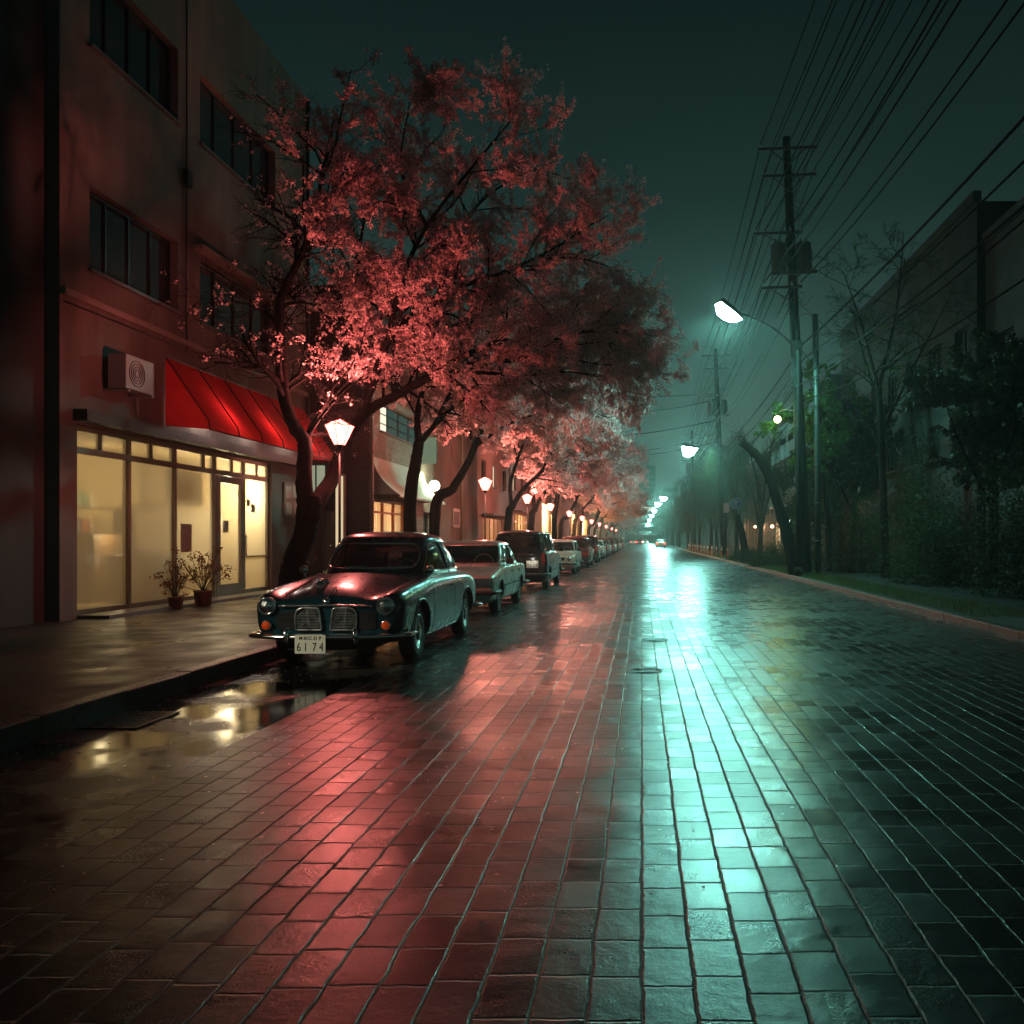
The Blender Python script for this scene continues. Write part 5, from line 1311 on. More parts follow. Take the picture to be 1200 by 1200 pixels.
# right: willows
def willow(name, base, h, seed, label):
    rg = np.random.default_rng(seed); root = empty(name, (0,0,0), 0, label, 'tree', 'willow trees along the right pavement')
    tb = MB(); ends = []
    lean = rg.uniform(-.4, .4)
    tp = [(0,0,-.02),(lean*.3,.1,h*.2),(lean*.7,.05,h*.42)]
    tb.tube(cr1(tp, 4), np.linspace(.19, .13, 9), 9)
    C = []
    for k in range(6):
        a = 2*PI*k/6+rg.uniform(-.3,.3); s = np.array(tp[-1] if k % 2 else tp[1]); L = h*rg.uniform(.45,.6)
        e1 = s+np.array((math.cos(a)*.5, math.sin(a)*.5, L*.5)); e2 = s+np.array((math.cos(a)*1.2, math.sin(a)*1.2, L*.95)); e3 = e2+np.array((math.cos(a)*.6, math.sin(a)*.6, .1))
        pl = cr1([s, e1, e2, e3], 3); tb.tube(pl, np.linspace(.09,.02,len(pl)), 6); C.append(pl)
    tb.build('trunk', mat('willow_bark', (.018,.018,.014), .9, 0, .4, 7, .8, 22, spec=.1), root)
    C = np.array(C); C1, R1 = grow(C, np.full(C.shape[:2], .03), 10, 1.6, 50, 5, rg, .3, .25, .6)
    st = along(C1, 420, rg, .2); K = 7; S = np.empty((len(st), K, 3)); S[:, 0] = st; d = rg.normal(0, .5, st.shape); d[:, 2] = .15; ln = rg.uniform(1.6, 4.0, len(st))/(K-1)
    for m in range(1, K):
        d = d*.62; d[:, 2] -= .45; dd = d/np.linalg.norm(d, axis=1, keepdims=True); S[:, m] = S[:, m-1]+dd*ln[:, None]
    S[..., 2] = np.maximum(S[..., 2], 1.0)
    V1, F1 = tubesN(C1, R1, 4); V2, F2 = tubesN(S, np.full(S.shape[:2], .006), 3)
    link('branches', fastmesh('branches', np.concatenate([V1, V2]), np.concatenate([F1, F2+len(V1)]), MAT['willow_bark'], True), root)
    q = along(S, 15000, rg, .05); q += rg.normal(0, .035, q.shape)
    V, F = quads(q, .085, rg, 0, .28)
    link('foliage', fastmesh('foliage', V, F, leafmat('willow_leaf', (.045,.085,.035), (.08,.12,.045), .35)), root)
    return root
wA = willow('willow_tree', 0, 8.2, 21, 'bushiest bare limbed willow, nearest of the willow row behind the round blue sign')
wB = willow('willow_tree', 0, 9.2, 22, 'tall loose willow second in the row, beyond the small white notice')
wA.location = (7.9, 57, .105); wB.location = (7.3, 65.5, .105)
ords = ['third','fourth','fifth','sixth','seventh','eighth','ninth','tenth','eleventh','twelfth','thirteenth','fourteenth']
y = 73
for i, o_ in enumerate(ords):
    copy_tree((wA, wB)[i % 2], loc=(6.6+random.uniform(-.3,.8), y, .105), rz=random.uniform(0,6), scale=random.uniform(.9,1.12), label=o_+' willow down the right pavement, drooping over the kerb')
    y += 7.5+i*1.1
# green leafed tree around the yellow lamp
GL = leafmat('green_leaf', (.035,.10,.02), (.075,.17,.03), .45)
make_tree('leafy_tree', [
 ([(7.6,34.5,.08), (7.5,34.5,2.5), (7.2,34.4,4.4)], .13, .09, False),
 ([(7.2,34.4,4.4), (6.6,34,5.6), (5.9,33.6,6.1), (5.2,33.3,6.2)], .06, .01, True),
 ([(7.2,34.4,4.4), (7.1,34,6.4), (6.6,33.8,7.8)], .06, .01, True),
 ([(7.2,34.4,4.4), (7.9,34.6,6.0), (8.6,35,7.4)], .06, .01, True),
 ([(7.15,34.4,4.2), (6.6,33.2,5.0), (6.0,32.6,5.3)], .04, .01, True)],
 (7.6,34.5,.105), 'green leafed tree glowing round the small yellow lamp behind the utility pole', 'tree', None,
 n1=4, l1=1.2, n2=7, l2=.6, n3=3, l3=.25, ncl=5200, per=3, fsize=.085, crad=.08, fmat=GL, bmat=BARK, seed=31, leafname='foliage', twr=.004)
make_tree('bare_tree', [
 ([(8.3,29,.08), (8.2,29,3.5), (8.0,28.8,6.5)], .14, .10, False),
 ([(8.0,28.8,6.5), (7.3,28.4,8.6), (6.6,28,10.2)], .06, .01, True),
 ([(8.0,28.8,6.5), (8.5,28.5,9.0), (8.6,28,11.5)], .07, .01, True),
 ([(8.0,28.8,6.0), (7.6,29.5,8.0), (7.4,30,9.5)], .05, .01, True),
 ([(8.1,28.9,5.0), (9.0,28.0,7.2), (9.8,27.4,9.0)], .06, .01, True)],
 (8.3,29,.105), 'bare twiggy tree rising among the wires to the right of the utility pole', 'tree', None,
 n1=3, l1=1.6, n2=8, l2=.8, n3=4, l3=.35, ncl=1500, per=2, fsize=.05, crad=.05, fmat=GL, bmat=BARK, seed=32, leafname='foliage', twr=.005)
# pollarded trunks
def pollard(name, pts, rad, base, label, seed, n=9):
    rg = np.random.default_rng(seed); base = np.array(base, float); root = empty(name, tuple(base), 0, label, 'tree', 'pruned trunks by the right kerb')
    P_ = cr1(np.array(pts)-base, 6); rr = np.interp(np.linspace(0, 1, len(P_)), np.linspace(0, 1, len(rad)), rad)*(1+rg.normal(0, .05, len(P_)))
    b = MB(); b.tube(P_, rr, 12); b.build('trunk', mat('rough_dark_bark', (.008,.006,.005), .95, 0, .5, 9, 1.0, 16, spec=.08), root)
    top = P_[-1]; C = np.empty((n, 5, 3)); C[:, 0] = top+rg.normal(0, rad[-1]*.4, (n,3)); d = rg.normal(0, .5, (n,3)); d[:, 2] = np.abs(d[:, 2])+.8
    for m in range(1, 5): d += rg.normal(0, .15, d.shape); C[:, m] = C[:, m-1]+d/np.linalg.norm(d, axis=1, keepdims=True)*rg.uniform(.12, .4, (n,1))
    V, F = tubesN(C, np.full((n,5), .006)*np.linspace(1,.4,5), 4); link('twigs', fastmesh('twigs', V, F, BARK, True), root); return root
pollard('pollarded_tree', [(5.62,31,.08), P3(928,655,31), P3(922,625,31), P3(912,592,31), P3(903,563,31), P3(893,541,31), P3(880,527,31), P3(868,517,31)], [.27,.24,.22,.19,.17,.19,.15,.14], (5.62,31,.105), 'thick dark pruned trunk leaning left towards the road, right of the round blue sign', 41)
pollard('pollarded_tree', [(5.9,48.5,.08), P3(872,640,48.5), P3(868,620,48.5), P3(863,603,48.5)], [.26,.22,.18,.17], (5.9,48.5,.105), 'short dark pruned stump under the round blue sign', 42, 10)

# shrubs and hedges on the right
def shrub(name, loc, size, n, label, seed, leaf=.07, group=None, cat='shrub'):
    rg = np.random.default_rng(seed); root = empty(name, loc, 0, label, cat, group)
    cl = rg.normal(size=(60,3)); cl /= np.linalg.norm(cl, axis=1, keepdims=True); cl *= rg.uniform(.45,.95,(60,1)); cl[:, 2] = np.abs(cl[:, 2])
    k = rg.integers(0, 60, n); p = cl[k]+rg.normal(0, .17, (n,3)); p[:, 2] = np.abs(p[:, 2]); p = p*np.array(size)
    V, F = quads(p, leaf, rg, .3, .6); link('foliage', fastmesh('foliage', V, F, leafmat('shrub_leaf', (.018,.042,.015), (.035,.065,.022), .3, .75)), root)
    C = np.zeros((30,4,3)); e_ = cl[:30]*np.array(size)*.9
    for m in range(4): C[:, m] = e_*(m/3)**1.0; 
    C[:, :, 2] = e_[:, None, 2]*np.linspace(0,1,4)[None]**.7
    V, F = tubesN(C, np.full((30,4), .012), 4); link('stems', fastmesh('stems', V, F, BARK, True), root); return root
shrub('hedge', (6.15,40.5,.105), (1.0,1.4,1.15), 9000, 'clipped round hedge clump between the blue sign and the leaning trunk', 51, .06, cat='hedge')
shrub('hedge', (6.1,46.8,.105), (.7,1.2,.75), 5000, 'low hedge clump just left of the short stump', 52, .06, cat='hedge')
shrub('hedge', (6.1,52.5,.105), (.7,1.5,.8), 5000, 'low hedge clump farther left, by the first willow', 53, .06, cat='hedge')
shrub('camellia_bush', (7.3,37.6,.105), (1.25,1.3,3.6), 12000, 'tall dark glossy bush behind the leaning trunk', 54, .085)
shrub('camellia_bush', (8.6,33.2,.105), (1.2,1.2,3.2), 10000, 'tall leafy bush at the right edge behind the utility pole', 55, .085)
shrub('camellia_bush', (8.4,24.5,.105), (1.3,1.6,2.4), 10000, 'dark bush beyond the right pavement outside the poles', 56, .085)

shrub('camellia_bush', (8.9,19.5,.105), (1.4,1.8,3.4), 12000, 'big dark bush on the right nearest to the camera', 57, .085)
shrub('camellia_bush', (9.3,28.6,.105), (1.3,1.6,4.2), 13000, 'tallest dark bush on the right, against the dark apartment block', 58, .085)
for k_, (x_, y_, h_, lb_) in enumerate(((9.2,22.5,7.0,'dark evergreen tree at the far right, nearest the camera'),(9.0,36.5,8.0,'dark evergreen tree behind the tall utility pole'),(8.8,43.0,6.5,'dark evergreen tree between the leaning trunk and the balconies'))):
    make_tree('evergreen_tree', [([(x_,y_,.08),(x_+.1,y_,h_*.35),(x_,y_,h_*.6),(x_-.2,y_,h_*.85)], .15, .03, True),
      ([(x_+.1,y_,h_*.3),(x_-.9,y_-.3,h_*.55),(x_-1.4,y_-.6,h_*.7)], .06, .015, True), ([(x_+.1,y_,h_*.35),(x_+1.0,y_+.3,h_*.6),(x_+1.5,y_+.3,h_*.75)], .06, .015, True),
      ([(x_+.1,y_,h_*.4),(x_+.2,y_-1.0,h_*.62),(x_-.1,y_-1.5,h_*.78)], .06, .015, True)],
      (x_,y_,.105), lb_, 'tree', 'dark evergreen trees on the right', n1=4, l1=1.5, n2=8, l2=.7, n3=3, l3=.3, ncl=9000, per=4, fsize=.10, crad=.12, fmat=leafmat('dark_leaf', (.016,.035,.014), (.03,.05,.018), .25, .6), seed=70+k_, leafname='foliage', twr=.005)
# potted plants by the shop
def potted(loc, label, seed, sc_=1.):
    rg = np.random.default_rng(seed); root = empty('potted_plant', loc, 0, label, 'plant', 'potted plants by the shop')
    MB().lathe([(.11,0),(.16,.02),(.19,.30),(.205,.31),(.205,.34),(.175,.34),(.17,.30),(0,.30)], 20).build('pot', mat('terracotta', (.14,.06,.035), .6), root)
    cl = rg.normal(size=(26,3))*np.array((.22,.22,.26)); cl[:, 2] += .80; k = rg.integers(0, 26, 900); p = cl[k]+rg.normal(0,.05,(900,3)); p[:, 2] = np.maximum(p[:, 2], .38)
    V, F = quads(p, .06, rg, .2, .5); link('foliage', fastmesh('foliage', V, F, leafmat('pot_leaf', (.05,.07,.02), (.25,.07,.02), .3)), root)
    C = np.zeros((26,4,3))
    for m in range(4): C[:, m, :2] = cl[:, :2]*(m/3); C[:, m, 2] = .3+(cl[:, 2]-.3)*m/3
    V, F = tubesN(C, np.full((26,4), .007), 3); link('stems', fastmesh('stems', V, F, BARK, True), root); root.scale = (sc_,)*3
potted((-8.25,16.05,.155), 'potted bush with reddish leaves left of the lit shop door', 61, .85)
potted((-8.3,15.2,.155), 'smaller potted plant at the far left of the shop front', 62, .65)
potted((-8.35,20.75,.155), 'small potted plant right of the glass shop door', 63, .7)

# ------------------------------------------------------------------ lamps
REDC = (1, .20, .17)
def lantern_post(loc, label, power, h=2.87, mast=.020, LC=(1,.29,.21)):
    root = empty('lantern_post', loc, 0, label, 'street lamp', 'red lanterns on thin posts along the left kerb')
    b = MB(); b.tube([(0,0,0),(0,0,h)], mast, 10); b.lathe([(.10,0),(.10,.03),(.05,.08),(.032,.22),(.022,.26)], 16)
    b.lathe([(.02,h-.06),(.045,h-.04),(.06,h),(.06,h+.012),(0,h+.012)], 14); b.build('post', BLACKM, root)
    zb, zt, rb, rt = h+.012, h+.312, .085, .225
    g = MB(); n = 6
    for k in range(n):
        a, c = 2*PI*(k+.5)/n, 2*PI*(k+1.5)/n
        g.add([(rb*math.cos(a),rb*math.sin(a),zb),(rb*math.cos(c),rb*math.sin(c),zb),(rt*math.cos(c),rt*math.sin(c),zt),(rt*math.cos(a),rt*math.sin(a),zt)], [(0,1,2,3)])
    gl = g.build('lantern_glass', lampglass('red_lantern_glass', (1,.16,.12), 6), root)
    f = MB()
    for k in range(n):
        a, c = 2*PI*(k+.5)/n, 2*PI*(k+1.5)/n
        A, B = (rb*math.cos(a),rb*math.sin(a),zb), (rt*math.cos(a),rt*math.sin(a),zt); D = (rt*math.cos(c),rt*math.sin(c),zt)
        f.tube([A, B], .006, 5); f.tube([B, D], .006, 5); f.tube([B, (0,0,zt+.10)], .005, 5)
    f.lathe([(0,zt+.16),(.012,zt+.14),(.02,zt+.10),(.012,zt+.085)], 10)
    f.build('lantern_frame', mat('lantern_frame_metal', (.12,.03,.025), .4, .5), root)
    tp = MB()
    for k in range(n):
        a, c = 2*PI*(k+.5)/n, 2*PI*(k+1.5)/n
        tp.add([(rt*.985*math.cos(a),rt*.985*math.sin(a),zt+.002),(rt*.985*math.cos(c),rt*.985*math.sin(c),zt+.002),(0,0,zt+.095)], [(0,1,2)])
    tp.build('lantern_top', MAT['red_lantern_glass'], root)
    point_light('lantern_bulb', (0,0,h+.18), LC, power*.62, root, .05)
    u_ = point_light('lantern_bulb', (0,0,h+.20), LC, power*2.1, root, .05, spot=165); u_.rotation_euler = (PI, 0, 0); u_.data.spot_blend = 1.0
    return root
lantern_post((-4.744,13.4,.155), 'nearest red lantern on a thin post beside the big cherry trunk', 400, 2.72, LC=REDC)
for (y, lb, pw) in ((25.9,'second red lantern, in front of the pinkish shop above the silver sedan',430),(35.4,'third red lantern, standing just past the roof of the black hatchback',450),(44.4,'fourth red lantern, by the bright shopfront beyond the pale compact',700),
                (56,'fifth red lantern down the left kerb',700),(68,'sixth red lantern down the left kerb',700),(81,'seventh red lantern down the left kerb',700),(96,'eighth red lantern down the left kerb',700),(114,'ninth red lantern down the left kerb',350),(135,'tenth red lantern down the left kerb',400),(158,'eleventh and last red lantern down the left kerb',500)):
    lantern_post((-4.75,y,.155), lb, pw, 2.72)
# white globe by the pale canopy
t = empty('globe_lamp', (-7.53,31,3.35), 0, 'round white globe lamp hanging from a wire at the end of the pale canopy', 'lamp')
MB().lathe([(.19*math.sin(PI*k/14), -.19*math.cos(PI*k/14)) for k in range(15)], 24).build('globe', lampglass('globe_glass', (.95,1,.72), 5), t)
b = MB(); b.tube([(0,0,.19),(0,0,1.7)], .008, 5); b.tube([(0,0,1.7),(-.44,0,1.72)], .012, 6); b.lathe([(.0,.25),(.05,.24),(.07,.185),(0,.18)], 14); b.build('hanger', BLACKM, t)
point_light('globe_bulb', (0,0,0), (.85,1,.62), 120, t, .06)
# projecting sign box above it
t = empty('projecting_sign', (-7.97,30.6,4.5), 0, 'pale green upright sign box projecting from the brick wall above the globe lamp', 'sign')
MB().box(.12,.62,-.07,.07,-.38,.55).build('lit_face', glow('green_sign_light', (.45,.62,.40), .30), t, bevel=.01)
b = MB(); b.bar((0,0,.45),(.12,0,.45),.03,.03); b.bar((0,0,-.28),(.12,0,-.28),.03,.03); b.tube([(.10,-.08,-.40),(.64,-.08,-.40),(.64,-.08,.57),(.10,-.08,.57)], .012, 5, closed=True); b.build('sign_frame', BLACKM, t)

# --- green-white street lamps
CY = (.30, 1, .84)
def street_lamp(base, head, label, power, scale=1.0, pole_r=.085, pitch=-.12, spot=160, deep=1.0):
    bx, by = base; hx, hy, hz = head
    root = empty('street_lamp', (bx, by, .105), 0, label, 'street lamp', 'green white street lamps over the right kerb')
    H = hz-1.0-.105; b = MB(); b.tube([(0,0,0),(0,0,H*.5),(0,0,H)], [pole_r, pole_r*.85, pole_r*.7], 12); b.lathe([(.16,0),(.16,.25),(.11,.32)], 14); b.build('pole', mat('grey_pole', (.012,.014,.013), .8, 0, .3, spec=.1), root)
    dx, dy, dz = hx-bx, hy-by, hz-.105
    b = MB(); b.tube(cr1([(0,0,H-.1),(dx*.25,dy*.25,H+.45),(dx*.6,dy*.6,dz-.12),(dx*.86,dy*.86,dz+.0)], 5), .035, 8); b.build('arm', MAT['grey_pole'], root)
    hd = empty('head', (0,0,0)); bpy.data.objects.remove(hd)
    a = math.atan2(dy, dx); c, s_ = math.cos(a), math.sin(a)
    cp, sp = math.cos(pitch), math.sin(pitch)
    def T(u, v, w_):
        u, w_ = u*cp+w_*sp, -u*sp+w_*cp
        return (dx+(u*c-v*s_)*scale, dy+(u*s_+v*c)*scale, dz+w_*scale)
    hs = MB(); top = [(-.62,-.10,.10),(-.62,.10,.10),(-.2,.20,.20),(.45,.17,.22),(.45,-.17,.22),(-.2,-.20,.20)]; bot = [(-.60,-.05,.02),(-.60,.05,.02),(-.22,.13,.03),(.42,.10,.03),(.42,-.10,.03),(-.22,-.13,.03)]
    top = [(-.5,-.08,.17),(-.5,.08,.17),(-.15,.13,.22),(.30,.13,.24),(.30,-.13,.24),(-.15,-.13,.22)]
    low = [(-.56,-.15,.05),(-.56,.15,.05),(-.2,.21,.06),(.34,.19,.07),(.34,-.19,.07),(-.2,-.21,.06)]
    vs = [T(*p) for p in top+low]; hs.add(vs, [tuple(range(6))]+[(i, (i+1) % 6, 6+(i+1) % 6, 6+i) for i in range(6)])
    o = hs.build('lamp_head', MAT['grey_pole'], root)
    bowl = [(-.30,-.08,-.16*deep),(-.30,.08,-.16*deep),(-.1,.10,-.20*deep),(.16,.09,-.20*deep),(.16,-.09,-.20*deep),(-.1,-.10,-.20*deep)]
    vs = [T(u*.96, v*.93, w_-.004) for u, v, w_ in low]+[T(*p) for p in bowl]
    g = MB().add(vs, [(i, (i+1) % 6, 6+(i+1) % 6, 6+i) for i in range(6)]+[tuple(range(6, 12))])
    g.build('lens', lampglass('mercury_glass', (.55,1,.93), 40), o)
    point_light('bulb', T(-.1,0,-.06), CY, power*.12, root, .10)
    bulb_ = point_light('bulb', T(-.1,0,-.10), CY, power, root, .12, spot=spot)
    if spot: bulb_.data.spot_blend = .22
    return root
LP = 2900
street_lamp((5.55,30.2), (2.85,29.0,9.15), 'nearest green white street lamp, highest over the road at the right', LP, 1.15, .10, -.50)
for (x, y, z, bx, lb, pw) in ((3.5,65,8.3,6.3,'second green white street lamp, in front of the farther utility pole',LP),(3.5,141,8.3,6.2,'third green white street lamp, beside the dark tower',3600),(3.0,164,8.3,6.2,'fourth green white street lamp, just below the third',3600),
     (2.9,203,8.3,6.2,'fifth green white street lamp in the descending line',3600),(2.8,246,8.3,6.2,'sixth green white street lamp in the descending line',3600),(2.6,300,8.3,6.2,'seventh green white street lamp near the road end',3600),(2.4,370,8.3,6.2,'eighth and farthest green white street lamp at the road end',3600)):
    street_lamp((bx, y), (x, y-.3, z), lb, pw, 1.35, spot=None, deep=2.3)

# ------------------------------------------------------------------ utility poles and wires
CONC = mat('pole_concrete', (.016,.018,.018), .9, 0, .3, 3, .4, 30, spec=.08)
INS = mat('insulator_white', (.4,.4,.38), .25)
def utility_pole(loc, h, lean, label, tr=True, seed=0):
    root = empty('utility_pole', loc, 0, label, 'utility pole', 'concrete utility poles on the right')
    root.rotation_euler = (0, lean, 0)
    b = MB(); b.tube([(0,0,-.1),(0,0,h*.5),(0,0,h)], [.225,.19,.14], 16)
    for k in range(int((h-2.2)/.45)):
        s_ = 1 if k % 2 else -1; z = 2.2+k*.45; b.tube([(0,0,z),(0,s_*.30,z)], .010, 5)
    b.build('pole', CONC, root)
    for z, w_, off in ((h-.5, 1.1, 0), (h-1.5, 1.0, 0), (h-3.6, .9, -.5), (h-5.6, .75, -.45)):
        c = MB(); c.box(-w_+off, w_+off, -.24, -.16, z-.045, z+.045); c.bar((0,-.2,z-.6),(w_*.6+off,-.2,z-.03),.03,.04); c.bar((0,-.2,z-.6),(-w_*.6+off,-.2,z-.03),.03,.04)
        o = c.build('crossarm', mat('galvanised', (.05,.053,.052), .6, .2), root)
        for f in (-.92, -.5, .5, .92):
            i_ = MB(); i_.lathe([(0,0),(.035,.0),(.05,.04),(.03,.06),(.05,.09),(.03,.12),(.04,.15),(0,.17)], 10, (off+f*w_, -.2, z+.047)); i_.build('insulator', INS, o)
    if tr:
        for sx_ in ((-.48,), (.46,)) if tr == 2 else ((-.48,),):
            x = sx_[0]; z = h-5.0; t_ = MB(); t_.lathe([(0,0),(.24,.01),(.27,.05),(.27,.95),(.285,.97),(.285,1.02),(.2,1.08),(0,1.1)], 20, (x, 0, z))
            for k in range(10):
                a = 2*PI*k/10; t_.box(x+.28*math.cos(a)-.01, x+.28*math.cos(a)+.01, .28*math.sin(a)-.01, .28*math.sin(a)+.01, z+.15, z+.85)
            for k in (-.1, .1): t_.lathe([(0,1.08),(.03,1.09),(.04,1.15),(.02,1.18),(.04,1.21),(0,1.28)], 8, (x+k, 0, z))
            t_.build('transformer', mat('transformer_grey', (.04,.045,.045), .6, .1), root)
        c = MB(); c.box(-.85,.85,-.30,-.22,h-5.15,h-5.05); c.build('platform', MAT['galvanised'], root)
    c = MB(); c.box(-.17,.17,-.36,-.19,h-8.2,h-7.6); c.build('terminal_box', MAT['galvanised'], root, bevel=.01)
    rg = random.Random(seed); c = MB()
    for k in range(22):
        z = h-1-rg.random()*8; p = [(rg.uniform(-.1,.1), -.18, z)]
        for q in range(3): p.append((p[-1][0]+rg.uniform(-.35,.35), -.2+rg.uniform(-.25,.1), p[-1][2]+rg.uniform(-.6,.3)))
        c.tube(cr1(p, 5), .012, 4)
    c.build('loose_cable', BLACKM, root)
    return root
utility_pole((6.08,31.6,.105), 16.2, -.045, 'tall utility pole with transformers at the right edge, nearest one in view', 2, 1)
utility_pole((6.30,65.6,.105), 15.9, -.040, 'farther utility pole with crossarms and transformer behind the second street lamp', 2, 2)
utility_pole((6.4,104,.105), 14.5, -.02, 'third utility pole among the willows down the right side', 1, 3)
utility_pole((6.35,-2.0,.105), 16.0, -.03, 'utility pole beside the camera that carries the near wires', 0, 4)
# thin grey post beside the tall pole
t = empty('service_post', (6.52,31.5,.105), 0, 'dark bundled service pipes standing right of the tall utility pole', 'post')
b = MB(); b.tube([(0,0,-.08),(-.05,0,6),(-.12,0,9.6)], .11, 12)
for z in (1.2,2.6,4.0,5.5,7): b.tube([(-.01*z,0,z),(-.01*z,0,z+.06)], .125, 12)
b.build('pipe', mat('pipe_dark_green', (.03,.045,.04), .5), t)
def wire(a, c, sag, r=.011, n=18):
    a = np.array(a, float); c = np.array(c, float); t_ = np.linspace(0, 1, n)[:, None]; p = a*(1-t_)+c*t_; p[:, 2] -= sag*4*(t_*(1-t_))[:, 0]; return p
def wires(name, lst, label, group=None, r=.011):
    b = MB()
    for a, c, sag in lst: b.tube(wire(a, c, sag), r, 5)
    o = b.build(name, mat('wire_black', (.004,.0045,.0045), .9, spec=.1), None); tag(o, label, 'cable', group); return o
G_ = 'overhead wires on the right'
def armp(k, f, lvl):   # wire attachment on pole k
    X, Y_, h, ln = ((6.35,-2.2,16.0,-.03),(6.08,31.4,16.2,-.045),(6.30,65.4,15.9,-.04),(6.4,103.8,14.5,-.02))[k]
    z = (h-.35, h-1.35, h-3.45, h-5.45)[lvl]; w_ = (1.1,1.0,.9,.75)[lvl]; off = (0,0,-.5,-.45)[lvl]
    return (X+(off+f*w_)*math.cos(ln)+z*math.sin(ln), Y_, z*math.cos(ln)+.105-(off+f*w_)*math.sin(ln))
nm = {0:'top',1:'second',2:'third',3:'lowest'}
fn = {-.92:'road side', -.5:'inner left', .5:'inner right', .92:'building side'}
for lvl in range(4):
    for f in (-.92,-.5,.5,.92):
        b = MB()
        for k in range(3): b.tube(wire(armp(k, f, lvl), armp(k+1, f, lvl), (.55,.6,.7)[k]+.1*lvl), .017 if lvl < 2 else .022, 5)
        o = b.build('overhead_wire', mat('wire_black', (.004,.0045,.0045), .9, spec=.1)); tag(o, fn[f]+' wire on the '+nm[lvl]+' crossarms of the right utility poles', 'wire', G_)
for i, (z, x, r_) in enumerate(((8.6,.20,.03),(8.1,.25,.022),(7.5,.22,.026),(7.0,-.25,.018),(6.6,.25,.018))):
    b = MB()
    xs = [(6.35,-2,0),(6.08,31.6,0),(6.3,65.6,0),(6.4,104,0)]
    for k in range(3): b.tube(wire((xs[k][0]-.04*z+x, xs[k][1], z), (xs[k+1][0]-.04*z+x, xs[k+1][1], z), .5+.12*i), r_, 6)
    o = b.build('telephone_cable', MAT['wire_black']); tag(o, ['thickest','second thickest','middle','thin left','lowest thin'][i]+' telephone cable slung below the crossarms on the right', 'cable', 'telephone cables')
# wires across the street
P2 = (5.85,65.5)
for i, (za, xb, yb, zb, sg) in enumerate(((12.6,-7.9,60,12.4,.5),(12.2,-7.9,64,11.7,.9),(10.6,-7.9,48,7.0,.5),(9.6,-7.9,72,9.0,.9),(8.9,-7.9,69,8.4,.7))):
    o = MB().tube(wire((P2[0], P2[1], za), (xb, yb, zb), sg, n=24), .034, 5).build('span_wire', MAT['wire_black'])
    tag(o, ['topmost','second','steepest','fourth','lowest'][i]+' wire crossing the street from the farther utility pole', 'wire', 'wires crossing the street')
for i, (x, z, xr) in enumerate(((10.9,10.2,6.0),(10.9,8.8,6.1),(10.9,7.2,6.1))):
    o = MB().tube(wire((5.75,31.5,11.8-i*1.6), (x+.2,33+i*4,z), .35), .012, 5).build('service_wire', MAT['wire_black'])
    tag(o, ['upper','middle','lower'][i]+' service wire from the nearest utility pole to the dark block', 'wire', 'service wires')

# ------------------------------------------------------------------ signs and small things
t = empty('road_sign', (5.46,49.5,.105), 0, 'round blue road sign with a white arrow on a thin post above the short stump', 'sign')
MB().tube([(0,0,0),(0,0,3.75)], .032, 8).build('post', MAT['grey_pole'], t)
o = MB().lathe([(0,-.06),(.33,-.06),(.34,-.045),(.33,-.035),(0,-.035)], 30, (0,0,3.38), 'y').build('sign_face', mat('sign_blue', (.02,.16,.34), .35, var=.05), t)
MB().lathe([(.29,-.064),(.325,-.064),(.325,-.061),(.29,-.061)], 30, (0,0,3.38), 'y', closed=True).prism([(-.045,3.18),(.045,3.18),(.045,3.42),(.14,3.40),(0,3.60),(-.14,3.40),(-.045,3.42)], 'y', -.068, -.0615).build('sign_arrow', mat('sign_white', (.7,.72,.72), .4, var=.05), o)
t = empty('notice_sign', (5.25,53.0,.105), 0, 'small upright white notice on a post left of the round blue sign', 'sign')
MB().tube([(0,0,0),(0,0,3.5)], .03, 8).build('post', MAT['grey_pole'], t)
MB().box(-.17,.17,-.05,-.033,2.95,3.55).build('sign_face', MAT['sign_white'], t, bevel=.005)
# yellow lamp in the foliage
t = empty('bracket_lamp', (5.09,32.0,5.90), 0, 'small round yellow green lamp glowing inside the leaves', 'lamp')
MB().lathe([(.13*math.sin(PI*k/12), -.13*math.cos(PI*k/12)) for k in range(13)], 20).build('globe', lampglass('yellow_globe', (.95,1,.40), 9), t)
MB().tube(cr1([(.0,0,.12),(.05,0,.30),(.3,-.15,.35),(.75,-.4,.2)], 4), .018, 6).build('bracket', BLACKM, t)
point_light('globe_bulb', (0,0,0), (.70,1,.10), 85, t, .06)
# low stakes with reflective orange bands along the right kerb by the willows
def bollard(x, y, label):
    t = empty('bollard', (x, y, .105), 0, label, 'bollard', 'low orange posts under the willows')
    MB().lathe([(.06,0),(.055,.02),(.05,.78),(.035,.83),(0,.845)], 12).build('post', mat('orange_post', (.45,.10,.03), .5), t)
    MB().lathe([(.053,.55),(.054,.55),(.053,.68),(.052,.68)], 12).build('band', MAT['sign_white'], t)
    return t
bl = [bollard(5.62, 56.0, 'nearest low orange post under the willows')]
for i in range(11):
    copy_tree(bl[0], loc=(5.62+random.uniform(-.03,.03), 60.0+i*4.2, .105), label=['second','third','fourth','fifth','sixth','seventh','eighth','ninth','tenth','eleventh','twelfth'][i]+' low orange post along the right kerb')
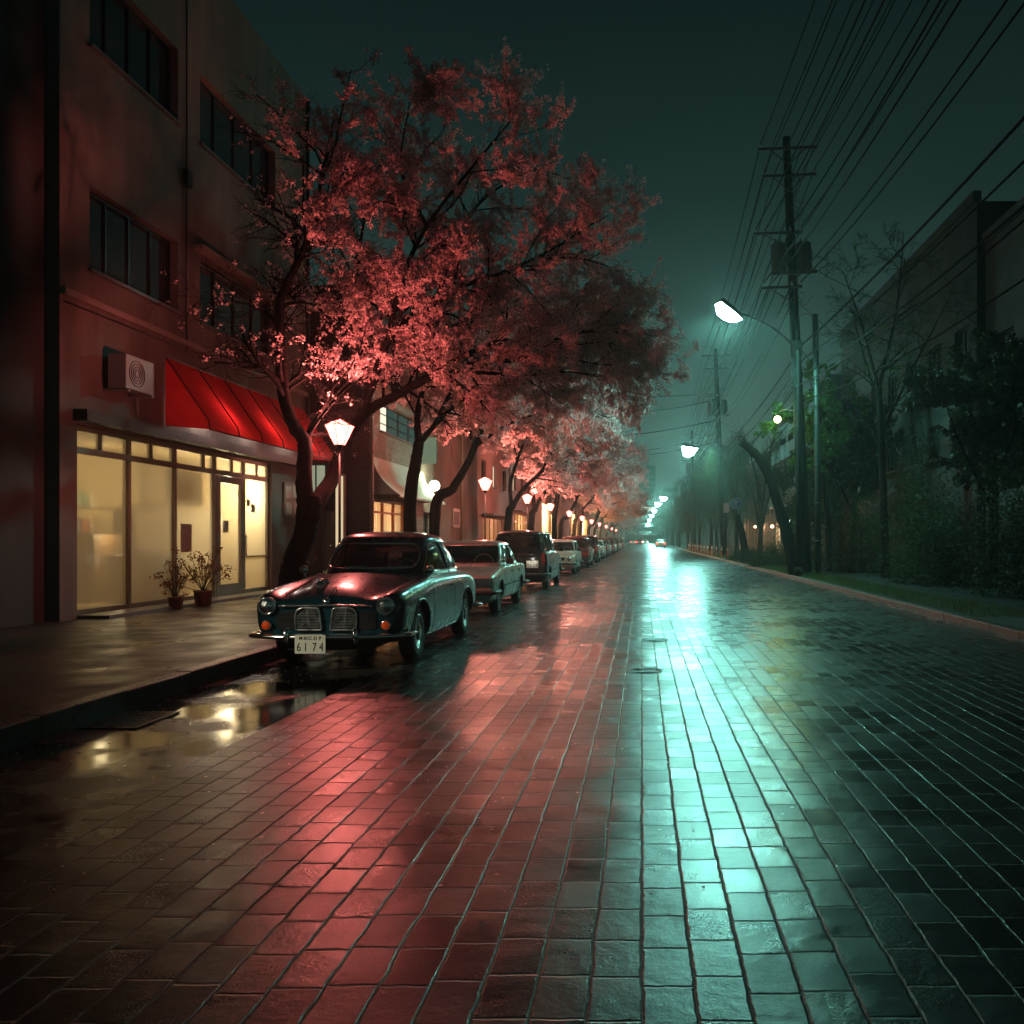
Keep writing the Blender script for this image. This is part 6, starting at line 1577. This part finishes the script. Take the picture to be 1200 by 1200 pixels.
# small warm ground lamps behind the willows that light the trunks
def glim(x, y, z, c, s_, label, pw):
    t = empty('wall_lamp', (x, y, z), 0, label, 'lamp', 'small wall lamps behind the willows')
    MB().lathe([(.0,-.12),(.10,-.08),(.13,0),(.10,.08),(0,.12)], 12).build('globe', lampglass('warm_globe' if c[2] < .7 else 'white_globe', c, s_), t)
    MB().box(.05,.6,-.03,.03,-.03,.03).build('bracket', BLACKM, t); point_light('globe_bulb', (0,0,0), c, pw, t, .05)
glim(10.1, 66, 2.4, (1,.55,.3), 8, 'warm lamp on the low concrete building behind the willows', 120)
glim(10.9, 82, 2.6, (1,.5,.28), 8, 'second warm wall lamp behind the willows', 160)
glim(10.9, 97, 2.8, (1,.5,.28), 8, 'third warm wall lamp behind the willows', 200)
glim(9.6, 56, 2.6, (.85,1,.9), 8, 'white lamp on the balcony building between hedge and stump', 60)
# drain grate by the kerb
t = empty('drain_grate', (-3.95,6.6,-.004), 0, 'iron drain grate in the gutter before the dark vintage sedan', 'drain')
b = MB(); b.box(-.22,.22,-.3,-.27,.001,.012); b.box(-.22,.22,.27,.3,.001,.012); b.box(-.22,-.19,-.27,.27,.001,.012); b.box(.19,.22,-.27,.27,.001,.012)
for k in range(9): b.box(-.18+k*.044,-.158+k*.044,-.27,.27,.001,.010)
b.build('grate', MAT['cast_iron'], t)

# fallen petals in the gutter and along the kerb
n = 2600; x = np.concatenate([KL+.02+np.abs(rng.normal(0,.35,n//2)), rng.uniform(-4.2, 1.0, n-n//2)]); y = rng.uniform(3.0, 40, n)
c_ = np.c_[x, y, np.full(n, .0065)]; V, F = quads(c_, .022, rng, 6.0, .8); V[:, 2] = .004+np.abs(V[:, 2]-.0065)*.5
tag(link('petals', fastmesh('petals', V, F, BLOS)), 'fallen cherry petals scattered over the gutter and the bricks', 'petals', kind='stuff')
# ------------------------------------------------------------------ air
hz = MB().box(-60, 60, -30, 450, -1.02, 48).build('haze', None if False else bpy.data.materials.new('haze_air'))
hm = hz.data.materials[0]; hm.use_nodes = True; hm.node_tree.nodes.clear()
ho = hm.node_tree.nodes.new('ShaderNodeOutputMaterial'); pv = hm.node_tree.nodes.new('ShaderNodeVolumePrincipled')
pv.inputs['Color'].default_value = (.80,.95,.92,1); pv.inputs['Density'].default_value = HAZE; pv.inputs['Anisotropy'].default_value = .72
hm.node_tree.links.new(pv.outputs[0], ho.inputs['Volume']); tag(hz, kind='stuff')
